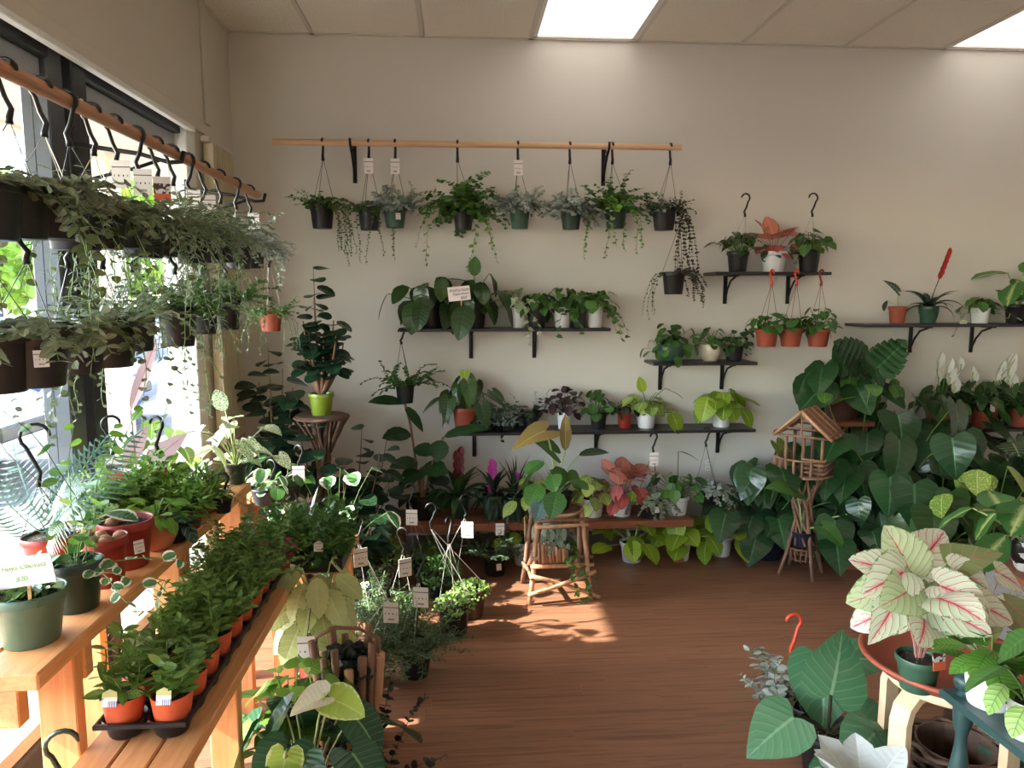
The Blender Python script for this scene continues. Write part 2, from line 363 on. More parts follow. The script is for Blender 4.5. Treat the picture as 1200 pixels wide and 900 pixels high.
class MB:
    def __init__(s): s.v = []; s.q = []; s.t = []; s.uv = []
    def add(s, vs, quads=(), tris=(), uv=None):
        n = len(s.v); s.v += [tuple(x) for x in vs]
        s.uv += list(uv) if uv is not None else [(0, 0)] * len(vs)
        s.q += [tuple(i + n for i in f) for f in quads]; s.t += [tuple(i + n for i in f) for f in tris]
        return s
    def box(s, a, b, Mx=None):
        x0, y0, z0 = a; x1, y1, z1 = b
        vs = [Vector(p) for p in ((x0, y0, z0), (x1, y0, z0), (x1, y1, z0), (x0, y1, z0), (x0, y0, z1), (x1, y0, z1), (x1, y1, z1), (x0, y1, z1))]
        if Mx: vs = [Mx @ p for p in vs]
        return s.add(vs, [(0, 3, 2, 1), (4, 5, 6, 7), (0, 1, 5, 4), (1, 2, 6, 5), (2, 3, 7, 6), (3, 0, 4, 7)])
    def rbox(s, a, b, e=.004, Mx=None):      # box with chamfered edges
        a = Vector(a); b = Vector(b); c = (a + b) / 2; h = (b - a) / 2
        e = min(e, h.x * .9, h.y * .9, h.z * .9)
        idx = {}; vs = []
        for sx in (-1, 1):
            for sy in (-1, 1):
                for sz in (-1, 1):
                    for ax in range(3):
                        o = [h.x - e, h.y - e, h.z - e]; o[ax] += e
                        p = c + Vector((o[0] * sx, o[1] * sy, o[2] * sz))
                        idx[(sx, sy, sz, ax)] = len(vs); vs.append(Mx @ p if Mx else p)
        q = []; t = []
        for ax in range(3):
            o1, o2 = [k for k in range(3) if k != ax]
            for sg in (-1, 1):
                def key(s1, s2):
                    k = [0, 0, 0]; k[ax] = sg; k[o1] = s1; k[o2] = s2; return idx[(*k, ax)]
                f = [key(-1, -1), key(1, -1), key(1, 1), key(-1, 1)]
                if (sg > 0) == (ax == 1): f.reverse()
                q.append(tuple(f))
        for ax in range(3):
            o1, o2 = [k for k in range(3) if k != ax]
            for s1 in (-1, 1):
                for s2 in (-1, 1):
                    def key(sa, fa):
                        k = [0, 0, 0]; k[ax] = sa; k[o1] = s1; k[o2] = s2; return idx[(*k, fa)]
                    q.append((key(-1, o1), key(1, o1), key(1, o2), key(-1, o2)))
        for sx in (-1, 1):
            for sy in (-1, 1):
                for sz in (-1, 1): t.append(tuple(idx[(sx, sy, sz, k)] for k in range(3)))
        return s.add(vs, q, t)
    def tube(s, pts, rad, n=6, cap=True, flat=1.0, up=None):
        pts = [Vector(p) for p in pts]; m = len(pts)
        if not isinstance(rad, (list, tuple)): rad = [rad] * m
        base = len(s.v); prev = Vector(up) if up else None
        vs = []
        for i, p in enumerate(pts):
            d = (pts[min(i + 1, m - 1)] - pts[max(i - 1, 0)])
            if d.length < 1e-9: d = Vector((0, 0, 1))
            d.normalize()
            if prev is None: prev = Vector((1, 0, 0)) if abs(d.x) < .8 else Vector((0, 1, 0))
            a = prev - d * prev.dot(d)
            if a.length < 1e-6: a = d.orthogonal()
            a.normalize(); prev = a; b = d.cross(a)
            for k in range(n):
                th = 2 * math.pi * k / n
                vs.append(p + a * (rad[i] * math.cos(th)) + b * (rad[i] * flat * math.sin(th)))
        q = [(i * n + k, i * n + (k + 1) % n, (i + 1) * n + (k + 1) % n, (i + 1) * n + k) for i in range(m - 1) for k in range(n)]
        t = []
        if cap:
            vs += [pts[0], pts[-1]]; c0 = m * n; c1 = c0 + 1
            t = [(c0, (k + 1) % n, k) for k in range(n)] + [(c1, (m - 1) * n + k, (m - 1) * n + (k + 1) % n) for k in range(n)]
        return s.add(vs, q, t)
    def lathe(s, prof, n=24, flute=0, closed=False):
        vs = []; uv = []
        for j, (r, z) in enumerate(prof):
            for k in range(n):
                th = 2 * math.pi * k / n
                rr = r * (1 + (flute if k % 2 else -flute) * (1 if 0 < j < len(prof) - 3 else 0)) if flute else r
                vs.append((rr * math.cos(th), rr * math.sin(th), z)); uv.append((k / n, j / len(prof)))
        q = [(j * n + k, j * n + (k + 1) % n, (j + 1) * n + (k + 1) % n, (j + 1) * n + k) for j in range(len(prof) - 1) for k in range(n)]
        return s.add(vs, q, uv=uv)
    def mesh(s, name, mat, smooth=False):
        return mesh_np(name, np.array([tuple(v) for v in s.v]), [s.q, s.t], s.uv, mat, smooth)
    def obj(s, name, mat, parent=None, smooth=False, kind=None):
        return link(name, s.mesh(name, mat, smooth), parent, kind=kind)

def link(name, data, parent=None, mx=None, kind=None, label=None):
    o = bpy.data.objects.new(name, data); COL.objects.link(o)
    if parent is not None: o.parent = parent
    if mx is not None: o.matrix_basis = mx
    if kind: o['kind'] = kind
    if label: o['label'] = label
    return o
USED = {}
def thing(name, label, cat, loc=(0, 0, 0), rz=0, group=None):
    o = link(name, None); o.location = loc; o.rotation_euler = (0, 0, rz); o.empty_display_size = .05
    o['label'] = label; o['category'] = cat
    if group: o['group'] = group
    return o
def tagged(o, label, cat, group=None):
    o['label'] = label; o['category'] = cat
    if group: o['group'] = group
    return o
def struct(name, mb, mat, parent=None):
    o = mb.obj(name, mat, parent)
    if parent is None: o['kind'] = 'structure'
    return o
def box(name, a, b, mat, parent=None, e=.003):
    a = Vector(a); b = Vector(b); c = (a + b) / 2
    mb = MB().rbox(a - c, b - c, e) if e else MB().box(a - c, b - c)
    o = mb.obj(name, mat, parent); o.location = c
    return o

# ---------------------------------------------------------------- leaf templates
OUT = {
 'oval':  [(0, 0), (.16, .08), (.29, .28), (.32, .5), (.25, .74), (.1, .92), (0, 1)],
 'broad': [(0, 0), (.24, .06), (.4, .26), (.42, .48), (.32, .74), (.13, .93), (0, 1)],
 'round': [(0, -.06), (.3, -.03), (.47, .2), (.5, .48), (.4, .78), (.2, .96), (0, 1)],
 'lance': [(0, 0), (.09, .1), (.15, .32), (.155, .55), (.1, .8), (.03, .95), (0, 1)],
 'heart': [(0, 0), (.1, -.1), (.26, -.16), (.42, -.06), (.48, .14), (.44, .38), (.3, .64), (.1, .9), (0, 1)],
 'arrow': [(0, 0), (.1, -.2), (.2, -.28), (.34, -.16), (.38, .05), (.35, .28), (.24, .56), (.09, .87), (0, 1)],
 'shield':[(0, 0), (.1, -.22), (.26, -.3), (.42, -.2), (.5, .04), (.47, .34), (.34, .64), (.13, .92), (0, 1)],
 'needle':[(0, 0), (.04, .2), (.04, .7), (0, 1)],
 'tiny':  [(0, 0), (.26, .2), (.3, .6), (0, 1)],
 'tinyr': [(0, 0), (.4, .15), (.42, .65), (0, 1)],
 'tinyn': [(0, 0), (.12, .3), (.1, .7), (0, 1)],
 'diss':  [(0, 0), (.25, .1), (.12, .22), (.42, .36), (.16, .45), (.4, .66), (.12, .7), (.18, .9), (0, 1)],
}
def mon():
    o = [(0, 0), (.1, -.1), (.26, -.16), (.4, -.08)]
    ed = [(.49, .06), (.5, .22), (.47, .38), (.41, .54), (.32, .7), (.19, .86)]
    for i, (x, y) in enumerate(ed):
        o += [(x, y - .07), (x * .98, y + .07), (x * .6, y + .055)] if i < 5 else [(x, y)]
    return o + [(0, 1)]
OUT['split'] = mon()
def tmpl(shape, fold=.15, droop=.25, rip=.0, twist=.0, simple=False, seed=0, w=1.0):
    o = OUT[shape]; n = len(o); rn = random.Random(seed)
    cols = (0, 1) if simple else (0, .5, 1)
    V = []; U = []; Q = []; T = []
    mw = max(x for x, y in o) * w
    ph = rn.uniform(0, 6)
    for side in (1, -1):
        b = len(V)
        for i, (x, y) in enumerate(o):
            my = min(1, max(0, y))
            for s in cols:
                X = x * w * s * side; Yy = my + (y - my) * s
                Z = fold * abs(X) - droop * max(0, Yy) ** 2 - (droop * .6) * abs(X) ** 2 + rip * math.sin(ph + Yy * 16 + side) * (abs(X) / mw) ** 2 + twist * X * Yy
                V.append((X, Yy * (1 - .18 * droop), Z)); U.append((.5 + .5 * s * side, my + (y - my) * s))
        c = len(cols)
        for i in range(n - 1):
            for k in range(c - 1):
                f = (b + i * c + k, b + i * c + k + 1, b + (i + 1) * c + k + 1, b + (i + 1) * c + k)
                if side < 0: f = f[::-1]
                Q.append(f)
    return np.array(V), np.array(Q), np.array(U)
def frond(nl=24, w=.42):
    V = []; Q = []; U = []; b = 0
    for i in range(nl):
        for s in (1, -1):
            y = .12 + .86 * i / nl; ln = w * math.sin(math.pi * min(1, (.2 + .8 * i / nl)) ** .8) + .05
            dy = ln * .35
            P = [(0, y, 0), (s * ln * .5, y + dy * .4 + .011, .02), (s * ln, y + dy, -.02), (s * ln * .5, y + dy * .4 - .011, .03)]
            V += [(p[0], p[1], p[2] - .3 * p[1] ** 2) for p in P]; U += [(.5, 0), (.7, .5), (.5, 1), (.3, .5)]
            Q.append((b, b + 1, b + 2, b + 3)); b += 4
    for i in range(8):
        y0, y1 = i / 8, (i + 1) / 8
        V += [(-.008, y0, -.3 * y0 * y0), (.008, y0, -.3 * y0 * y0), (.008, y1, -.3 * y1 * y1), (-.008, y1, -.3 * y1 * y1)]
        U += [(.5, .5)] * 4; Q.append((b, b + 1, b + 2, b + 3)); b += 4
    return np.array(V), np.array(Q), np.array(U)
def strap_t(arch=1.4, w=.05, n=9, el=75, fold=.3):
    V = []; U = []; Q = []; p = Vector((0, 0, 0)); e = R(el)
    for i in range(n + 1):
        f = i / n; ww = w * (1 - f ** 3) * (.7 + .6 * math.sin(math.pi * min(1, f * 1.1))) + .0008
        for s in (-1, 0, 1):
            V.append((s * ww, p.y, p.z + fold * abs(s) * ww)); U.append((.5 + .5 * s, f))
        p = p + Vector((0, math.cos(e), math.sin(e))) / n; e -= arch / n
    for i in range(n):
        for k in (0, 1):
            a = i * 3 + k; Q.append((a, a + 1, a + 4, a + 3))
    return np.array(V), np.array(Q), np.array(U)
_mc = {}
def leafmesh(shape, mat, var=0, **k):
    key = (shape, mat, var, tuple(sorted(k.items())))
    if key not in _mc:
        V, Q, U = tmpl(shape, seed=var, twist=(var - 1) * .25, **k)
        _mc[key] = mesh_np(shape + '_leaf', V, [Q], U, G[mat])
    return _mc[key]
def frame(p, d, up, s, roll=0):
    d = Vector(d).normalized(); up = Vector(up)
    x = d.cross(up)
    if x.length < 1e-5: x = d.orthogonal()
    x.normalize(); z = x.cross(d)
    m = Matrix((x, d, z)).transposed()
    if roll: m = m @ Matrix.Rotation(roll, 3, 'Y')
    m = (m * s).to_4x4(); m.translation = Vector(p)
    return m
def scatter(name, T, mats, mat, parent, extra=None):
    """many copies of a leaf template in one mesh = stuff"""
    if not mats: return None
    V, Q, U = T
    Ms = np.array([[list(r) for r in m] for m in mats], dtype=np.float32)
    Vh = np.concatenate([V, np.ones((len(V), 1))], 1).astype(np.float32)
    W = np.einsum('nij,vj->nvi', Ms, Vh)[:, :, :3].reshape(-1, 3)
    n = len(mats); QQ = (Q[None] + (np.arange(n) * len(V))[:, None, None]).reshape(-1, Q.shape[1])
    UU = np.tile(U, (n, 1))
    me = mesh_np(name, W, [QQ], UU, G[mat])
    return link(name, me, parent, kind='stuff')

# ---------------------------------------------------------------- pots, hangers, tags
_pm = {}
def potmesh(style, rt, h, mat):
    key = (style, round(rt, 3), round(h, 3), mat)
    if key in _pm: return _pm[key]
    mb = MB(); n = 24
    if style == 'taper':
        pr = [(0, .002), (rt * .72, 0), (rt * .74, .004), (rt * .9, h * .8), (rt * .92, h * .82), (rt * .99, h * .82), (rt, h * .84), (rt, h * .985), (rt * .985, h), (rt * .94, h), (rt * .92, h * .97), (rt * .86, h * .7)]
        mb.lathe(pr, n)
    elif style == 'flute':
        pr = [(0, .002), (rt * .7, 0), (rt * .73, .006), (rt * .88, h * .74), (rt * .9, h * .8), (rt * .97, h * .82), (rt, h * .84), (rt, h * .98), (rt * .98, h), (rt * .93, h), (rt * .9, h * .95), (rt * .84, h * .7)]
        mb.lathe(pr, 40, .022)
    elif style == 'bowl':
        pr = [(0, .002), (rt * .55, 0), (rt * .72, h * .12), (rt * .93, h * .42), (rt, h * .68), (rt * .97, h * .9), (rt * .94, h), (rt * .88, h), (rt * .86, h * .9), (rt * .8, h * .7)]
        mb.lathe(pr, n)
    elif style == 'plain':
        pr = [(0, .002), (rt * .78, 0), (rt * .8, .005), (rt * .99, h * .97), (rt, h), (rt * .95, h), (rt * .93, h * .96), (rt * .86, h * .7)]
        mb.lathe(pr, n)
    me = mb.mesh('pot', M[mat], True)
    ns = MB(); rs = rt * .915
    ns.lathe([(rs, 0), (rs * .7, .006), (rs * .3, .009), (.001, .01)], 16)
    sm = ns.mesh('soil', M['soil'], True)
    _pm[key] = (me, sm); return _pm[key]
def hookpts(r, lo, s=1, stem=.05):
    """hook in the XZ plane whose loop centre is the origin"""
    pts = [(0, 0, -lo), (0, 0, -lo + .012), (-.006 * s, 0, -lo * .72), (.006 * s, 0, -lo * .5)]
    for k in range(10):
        th = R(-50 + 25.5 * k); pts.append((r * math.cos(th) * s, 0, r * math.sin(th)))
    return pts
_hm = {}
def hookmesh(r, lo, mat):
    k = (round(r, 4), round(lo, 3), mat)
    if k not in _hm:
        p = hookpts(r, lo); n = len(p)
        rad = [.010, .009, .0078, .0075] + [.0068] * (n - 5) + [.004]
        _hm[k] = MB().tube(p, rad, 6, flat=.75, up=(0, 1, 0)).mesh('hook', M[mat], True)
    return _hm[k]
def hanger(root, rt, zt, zh, rz=0, hook='black', wire='wire', r=.026, lo=.1, off=(0, 0), lean=0):
    """three wires from the rim (height zt) to the hook whose loop centre is at height zh"""
    ax, ay = off
    for k in range(3):
        a = rz + .5 + k * 2.094
        MB().tube([(rt * .97 * math.cos(a), rt * .97 * math.sin(a), zt), (ax + .004 * math.cos(a), ay + .004 * math.sin(a), zh - lo)], .0013, 4).obj('wire', M[wire], root)
    m = Matrix.Translation((ax, ay, zh)) @ Matrix.Rotation(rz, 4, 'Z') @ Matrix.Rotation(lean, 4, 'Y')
    if lean: m = Matrix.Translation((ax, ay, zh - lo)) @ Matrix.Rotation(rz, 4, 'Z') @ Matrix.Rotation(lean, 4, 'Y') @ Matrix.Translation((0, 0, lo))
    link('hook', hookmesh(r, lo, hook), root, m)
_tm = {}
def card(parent, p, wd, ht, mat='tag', rz=0, tilt=0, name='price_tag', arched=False, thick=.0012):
    k = (round(wd, 3), round(ht, 3), mat, arched)
    if k not in _tm:
        mb = MB(); o = [(-.5, 0), (.5, 0), (.5, 1), (-.5, 1)] if not arched else [(-.5, 0), (.5, 0), (.5, .8), (0, 1), (-.5, .8)]
        vs = []; uv = []
        for y in (-thick, thick):
            for (a, b) in o: vs.append((a * wd, y, (b - .5) * ht)); uv.append((a + .5, b))
        n = len(o)
        q = [(i, (i + 1) % n, n + (i + 1) % n, n + i) for i in range(n)]
        if n == 4: q += [(0, 1, 2, 3), (7, 6, 5, 4)]; tr = []
        else: q += [(0, 1, 2, 4), (9, 7, 6, 5)]; tr = [(2, 3, 4), (9, 8, 7)]
        mb.add(vs, q, tr, uv); _tm[k] = mb.mesh(name, M[mat])
    return link(name, _tm[k], parent, Matrix.Translation(p) @ Matrix.Rotation(rz, 4, 'Z') @ Matrix.Rotation(tilt, 4, 'X'))

class Plant:
    def __init__(s, name, label, loc, pot=('taper', .06, .11, 'black'), group=None, cat='plant', rz=0, soil=True):
        s.rn = random.Random(zlib.crc32(label.encode()))
        s.root = thing(name, label, cat, loc, rz, group); s.loc = Vector(loc)
        st, s.rt, s.h, mat = pot
        me, sm = potmesh(*pot)
        link('pot', me, s.root)
        s.z = s.h * .86
        if soil: link('soil', sm, s.root, Matrix.Translation((0, 0, s.z)))
        s.st = MB(); s.r = s.rt * .8
    def u(s, a, b): return s.rn.uniform(a, b)
    def done(s, mat='stem'):
        if s.st.v: s.st.obj('stems', M[mat], s.root, True, 'stuff')
        s.st = MB(); return s
    def hang(s, zh, **k): hanger(s.root, s.rt, s.h, zh - s.loc.z, **k); return s
    def tag(s, dz, x=0, y=-.012, wd=.045, ht=.065, mat='tag', rz=0, tilt=0):
        card(s.root, (x, y, dz), wd, ht, mat, rz, tilt); return s
    def sticker(s, a=-1.3):
        card(s.root, (s.rt * .93 * math.cos(a), s.rt * .93 * math.sin(a), s.h * .5), .028, .036, 'tag', a + math.pi / 2, -.12, 'sticker'); return s
    # big leaves on stalks; every leaf an object
    def rosette(s, n, shape, mat, Lr, pet, el=(80, 20), tilt=(-10, 40), az0=None, azr=(0, 360), name='leaf', stalk=.0028, base=0., simple=False, mode='obj', rip=.02, fold=.15, droop=.25, z=None, cx=0, cy=0, face=None, fw=0., w=1.0):
        z = s.z if z is None else z; mats = []
        a0 = s.u(0, 360) if az0 is None else az0
        for i in range(n):
            f = (i + .5) / n
            az = R(azr[0] + (a0 + i * 137.5) % (azr[1] - azr[0])) if azr != (0, 360) else R(a0 + i * 137.5 + s.u(-15, 15))
            e = R(el[0] + (el[1] - el[0]) * f + s.u(-6, 6))
            pl = pet[0] + (pet[1] - pet[0]) * s.u(0, 1); ln = s.u(*Lr)
            h = Vector((math.cos(az), math.sin(az), 0))
            p0 = Vector((cx, cy, z + base)) + h * min(s.r * .35, .03) * s.u(.2, 1)
            tip = p0 + h * pl * math.cos(e) + Vector((0, 0, pl * math.sin(e)))
            c = p0 + Vector((0, 0, pl * math.sin(e) * .6)) + h * pl * math.cos(e) * .25
            pts = [p0.lerp(c, t_).lerp(c.lerp(tip, t_), t_) for t_ in (0, .25, .5, .75, 1)]
            s.st.tube(pts, [stalk, stalk * .9, stalk * .8, stalk * .75, stalk * .6], 5, False)
            td = R(s.u(*tilt)) if not isinstance(tilt[0], tuple) else 0
            hh = Matrix.Rotation(s.u(-.4, .4), 3, 'Z') @ h
            if face is not None: hh = (hh * (1 - fw) + Vector(face) * fw).normalized()
            if s.loc.y + tip.y + hh.y * math.cos(td) * ln > 4.475:
                hh.y = -abs(hh.y) - .2; hh.normalize()
                if s.loc.y + tip.y > 4.44: tip.y = 4.40 - s.loc.y
            d = hh * math.cos(td) - Vector((0, 0, math.sin(td)))
            up = Vector((s.u(-.25, .25), s.u(-.25, .25), 1))
            m = frame(tip, d, up, ln, s.u(-.25, .25))
            if mode == 'obj': link(name, leafmesh(shape, mat, s.rn.randrange(3), fold=fold, droop=droop, rip=rip, simple=simple, w=w), s.root, m)
            else: mats.append(m)
        if mats: scatter('foliage', tmpl(shape, fold=fold, droop=droop, rip=rip, simple=True, w=w), mats, mat, s.root)
        return s
    # stems with small leaves along them; one mesh of foliage
    def vines(s, n, Ls, shape, mat, leaf, gap, el=(70, 10), grav=3., wig=.25, pair=False, azr=(0, 360), stalk=.0012, start=None, fold=.15, droop=.2, up=.0, mode='stuff', flip=0, w=1.0):
        mats = []; r0 = s.r if start is None else start; zmin = .012 - s.loc.z
        for i in range(n):
            az = R(azr[0] + (azr[1] - azr[0]) * ((i + s.u(0, 1)) / n)); e = R(s.u(*el))
            d = Vector((math.cos(az) * math.cos(e), math.sin(az) * math.cos(e), math.sin(e)))
            p = Vector((math.cos(az) * r0 * s.u(.1, .9), math.sin(az) * r0 * s.u(.1, .9), s.z))
            ln = s.u(*Ls); k = 0; pts = [p.copy()]; dist = 0; step = gap
            while dist < ln:
                p = p + d * step; dist += step; k += 1
                rr = math.hypot(p.x, p.y)
                if p.z < s.h and p.z > -.02 and rr < s.rt * 1.08:
                    q = s.rt * 1.1 / max(rr, 1e-4); p.x *= q; p.y *= q
                if s.loc.z < .9 and p.z < zmin + .01 and zmin > -.9: p.z = max(p.z, .01 if s.loc.z < .02 else p.z)
                p.y = min(p.y, 4.465 - s.loc.y); p.x = max(p.x, -1.27 - s.loc.x)
                pts.append(p.copy())
                d = d + Vector((s.u(-wig, wig), s.u(-wig, wig), -grav * step * (1 + .5 * s.rn.random()) + s.u(-wig, wig) * .5)); d.normalize()
                if d.z < -.97: d = Vector((d.x + .02, d.y, -.97)).normalized()
                ll = leaf * s.u(.7, 1.15) * (1 - .35 * dist / ln)
                side = d.cross(Vector((0, 0, 1)))
                if side.length < .1: side = Vector((math.cos(az + 1.57), math.sin(az + 1.57), 0))
                side.normalize()
                for sg in ((1, -1) if pair else ((1,) if k % 2 else (-1,))):
                    ld = side * sg * s.u(.6, 1.1) + d * s.u(.1, .6) + Vector((s.u(-.5, .5), s.u(-.5, .5), s.u(-.3, .4) + up))
                    nrm = Vector((s.u(-.5, .5) + math.cos(az) * .4, s.u(-.5, .5) + math.sin(az) * .4, s.u(.4, 1)))
                    mats.append(frame(p, ld, nrm, ll))
            s.st.tube(pts, stalk, 3, False)
        if mode == 'obj':
            for m in mats[:300]: link('leaf', leafmesh(shape, mat, s.rn.randrange(3), fold=fold, droop=droop, simple=True, w=w), s.root, m)
        else: scatter('foliage', tmpl(shape, fold=fold, droop=droop, simple=True, w=w), mats, mat, s.root)
        return s
    def dome(s, n, rad, hgt, shape, mat, leaf, flat=.4, c=(0, 0), zoff=0, solid=.35, lf=.2):
        mats = []
        for i in range(n):
            a = s.u(0, 6.283); q = s.u(-.15, 1); rr = math.sqrt(max(0, 1 - q * q)); k = s.u(1 - solid, 1.05)
            n_ = Vector((rr * math.cos(a), rr * math.sin(a), q))
            p = Vector((c[0] + n_.x * rad * k, c[1] + n_.y * rad * k, s.z + zoff + max(-.01, n_.z * hgt * k)))
            d = n_ + Vector((s.u(-.9, .9), s.u(-.9, .9), s.u(-.5, .5)))
            mats.append(frame(p, d, n_ + Vector((0, 0, .5)), leaf * s.u(.6, 1.15)))
        scatter('foliage', tmpl(shape, simple=True, fold=lf), mats, mat, s.root); return s
    def straps(s, n, Ls, mat, el=(80, 35), arch=(1.2, 2.), w=.06, name='leaf', mode='obj', n_seg=9):
        vs = [strap_t(arch[0] + (arch[1] - arch[0]) * k / 2, w, n_seg, el[0] + (el[1] - el[0]) * k / 2) for k in range(3)]
        if mode == 'obj': ms = [mesh_np('strap_leaf', *(v_[0], [v_[1]], v_[2]), G[mat]) for v_ in vs]
        acc = [[], [], []]
        for i in range(n):
            k = min(2, int(3 * i / n)); az = R(i * 137.5 + s.u(-14, 14)); ln = s.u(*Ls)
            m = Matrix.Translation((math.cos(az) * .01, math.sin(az) * .01, s.z)) @ Matrix.Rotation(az - math.pi / 2, 4, 'Z') @ Matrix.Rotation(s.u(-.15, .15), 4, 'Y') @ Matrix.Scale(ln, 4)
            if mode == 'obj': link(name, ms[k], s.root, m)
            else: acc[k].append(m)
        for k in range(3):
            if acc[k]: scatter('foliage', vs[k], acc[k], mat, s.root)
        return s
    def leaf(s, p, d, up, ln, shape, mat, name='leaf', stalk=True, label=None, sr=.003, **k):
        """one placed leaf, local coordinates"""
        p = Vector(p); d = Vector(d).normalized()
        if s.loc.y + p.y + d.y * ln > 4.475: d.y = -abs(d.y) - .1; p.y = min(p.y, 4.42 - s.loc.y)
        if s.loc.x + p.x + d.x * ln < -1.27: d.x = abs(d.x)
        o = link(name, leafmesh(shape, mat, s.rn.randrange(3), **k), s.root, frame(p, d, up, ln))
        if label: o['label'] = label
        if stalk:
            b = Vector((p.x * .08, p.y * .08, s.z)); c = Vector((p.x * .3, p.y * .3, b.z + (p.z - b.z) * .65))
            s.st.tube([b.lerp(c, t_).lerp(c.lerp(p, t_), t_) for t_ in (0, .25, .5, .75, 1)], sr, 5, False)
        return s
#@@ROOM
# ================================================================ the room
XL, YB, CZ = -1.30, 4.50, 3.055
XR, YF = 5.6, -3.2
fl = struct('floor', MB().box((XL - .2, YF, -.12), (XR, YB + .1, -.012)), M['concrete'])
prn = random.Random(5)
PW = .076
pmesh = {}
rows = int((YB - 1.3) / PW)
far = MB()
for r_ in range(int((YB - YF) / PW) + 1):
    y1 = YB - r_ * PW; y0 = max(y1 - PW + .0002, YF)
    if y0 >= y1: continue
    x = XL - prn.uniform(0, 1.1); 
    while x < XR:
        ln = prn.choice((.9, 1.2, 1.2, 1.5)); x1 = min(x + ln, XR); xa = max(x, XL); 
        if x1 - xa > .02:
            if y1 > 1.55 and xa < 3.6 and r_ < rows:
                kk = round(x1 - xa, 2)
                if kk not in pmesh:
                    pmesh[kk] = MB().rbox((0, 0, -.012), (x1 - xa - .0005, PW - .0004, 0), .0003).mesh('plank', M['plank'])
                o = link('plank', pmesh[kk], fl); o.location = (xa, y0, prn.uniform(-.0001, 0))
            else: far.box((xa, y0, -.012), (x1 - .0012, y1 - .0012, 0))
        x += ln
far.obj('planks_beyond', M['plank'], fl, kind='stuff')
def bigbox(name, a, b, mat, parent=None):
    o = MB().box(a, b).obj(name, mat, parent)
    if parent is None: o['kind'] = 'structure'
    return o
bigbox('wall_back', (XL - .2, YB, 0), (XR + .2, YB + .15, CZ + .2), M['wall'])
bigbox('wall_right', (XR, YF, 0), (XR + .15, YB, CZ + .2), M['wall'])
bigbox('wall_front', (XL - .2, YF - .15, 0), (XR + .2, YF, CZ + .2), M['wall'])
WT, WB, WY0, WY1 = 2.40, .16, -2.6, 3.74       # window opening
wl = MB()
wl.box((XL - .18, YF, WT), (XL, YB, CZ + .2)); wl.box((XL - .18, YF, -.1), (XL, YB, .06))
wl.box((XL - .18, WY1 + .12, .06), (XL, YB, WT)); wl.box((XL - .18, YF, .06), (XL, WY0, WT))
wlo = wl.obj('wall_left', M['wall_left']); wlo['kind'] = 'structure'
# pilaster board and ledge line on the left wall
box('wall_panel', (XL, 4.02, WT + .05), (XL + .012, 4.1, CZ), M['wall_left'], wlo)
box('head_trim', (XL, YF, 2.385), (XL + .02, 3.98, 2.445), M['wall_left'], wlo)
b_ = box('trim_1', (XL + .0, YF, 2.36), (XL + .03, 3.8, 2.385), M['whitemetal']); b_['kind'] = 'structure'
b_ = box('baseboard_back', (XL, YB - .012, 0), (XR, YB, .09), M['grey']); b_['kind'] = 'structure'
# ceiling: grid and tiles
ce = struct('ceiling', MB().box((XL - .2, YF, CZ + .05), (XR, YB, CZ + .2)), M['wall'])
TP, TX0, TL = .6265, .424, 1.22
tm = MB().rbox((.01, .01, 0), (TP - .01, TL - .01, .02), .004).mesh('ceiling_tile', M['tile'])
trn = random.Random(3)
lamps = {(0, 0), (4, 0), (0, 2), (4, 2), (0, 4), (4, 4), (8, 0), (8, 2), (8, 4), (2, 4), (6, 4)}
for i in range(-3, 9):
    for j in range(7):
        x = TX0 + i * TP; y = YB - (j + 1) * TL
        if x + TP < XL or x > XR or y < YF - TL: continue
        x0 = max(x, XL); x1 = min(x + TP, XR); y0 = max(y, YF)
        if (i, j) in lamps and x > XL and x1 - x > .5:
            lt = thing('ceiling_light', 'recessed fluorescent ceiling panel over %s' % (
                {(0, 0): 'the wall rod with hanging baskets', (4, 0): 'the white peace lilies, cut by the top right corner'}.get((i, j), 'the room out of view, panel %s %s' % (('one', 'two', 'three')[i // 4 % 3], ('ahead', 'b', 'middle', 'c', 'behind')[j]))),
                'light', ((x + x1) / 2, y + TL / 2, CZ + .003))
            if y + TL < 3.2: lt['label'] = 'fluorescent ceiling panel behind the viewpoint'; lt['group'] = 'ceiling panels out of view'
            hw, hl = TP / 2 - .01, TL / 2 - .01
            fr = MB()
            fr.box((-hw, -hl, 0), (-hw + .025, hl, .03)).box((hw - .025, -hl, 0), (hw, hl, .03)).box((-hw, -hl, 0), (hw, -hl + .025, .03)).box((-hw, hl - .025, 0), (hw, hl, .03))
            fr.obj('frame', M['whitemetal'], lt)
            MB().box((-hw + .024, -hl + .024, .012), (hw - .024, hl - .024, .02)).obj('diffuser', M['lamp'], lt)
            continue
        if abs(x1 - x0 - TP) < .01 and y0 == y:
            o = link('ceiling_tile', tm, ce); o.location = (x, y, CZ + trn.uniform(0, .003))
        elif x1 - x0 > .05:
            MB().box((x0 + .01, y0 + .01, CZ), (x1 - .01, y + TL - .01, CZ + .02)).obj('ceiling_tile', M['tile'], ce)
for i in range(-3, 9):
    x = TX0 + i * TP
    if XL < x < XR: MB().box((x - .012, YF, CZ - .004), (x + .012, YB, CZ + .012)).obj('grid_bar', M['tbar'], ce)
for j in range(0, 7):
    y = YB - j * TL
    if y > YF: MB().box((XL, y - (.024 if j == 0 else .012), CZ - .004), (XR, y + (0 if j == 0 else .012), CZ + .01)).obj('grid_bar', M['tbar'], ce)
MB().box((XL, YF, CZ - .004), (XL + .022, YB, CZ + .01)).obj('grid_bar', M['tbar'], ce)

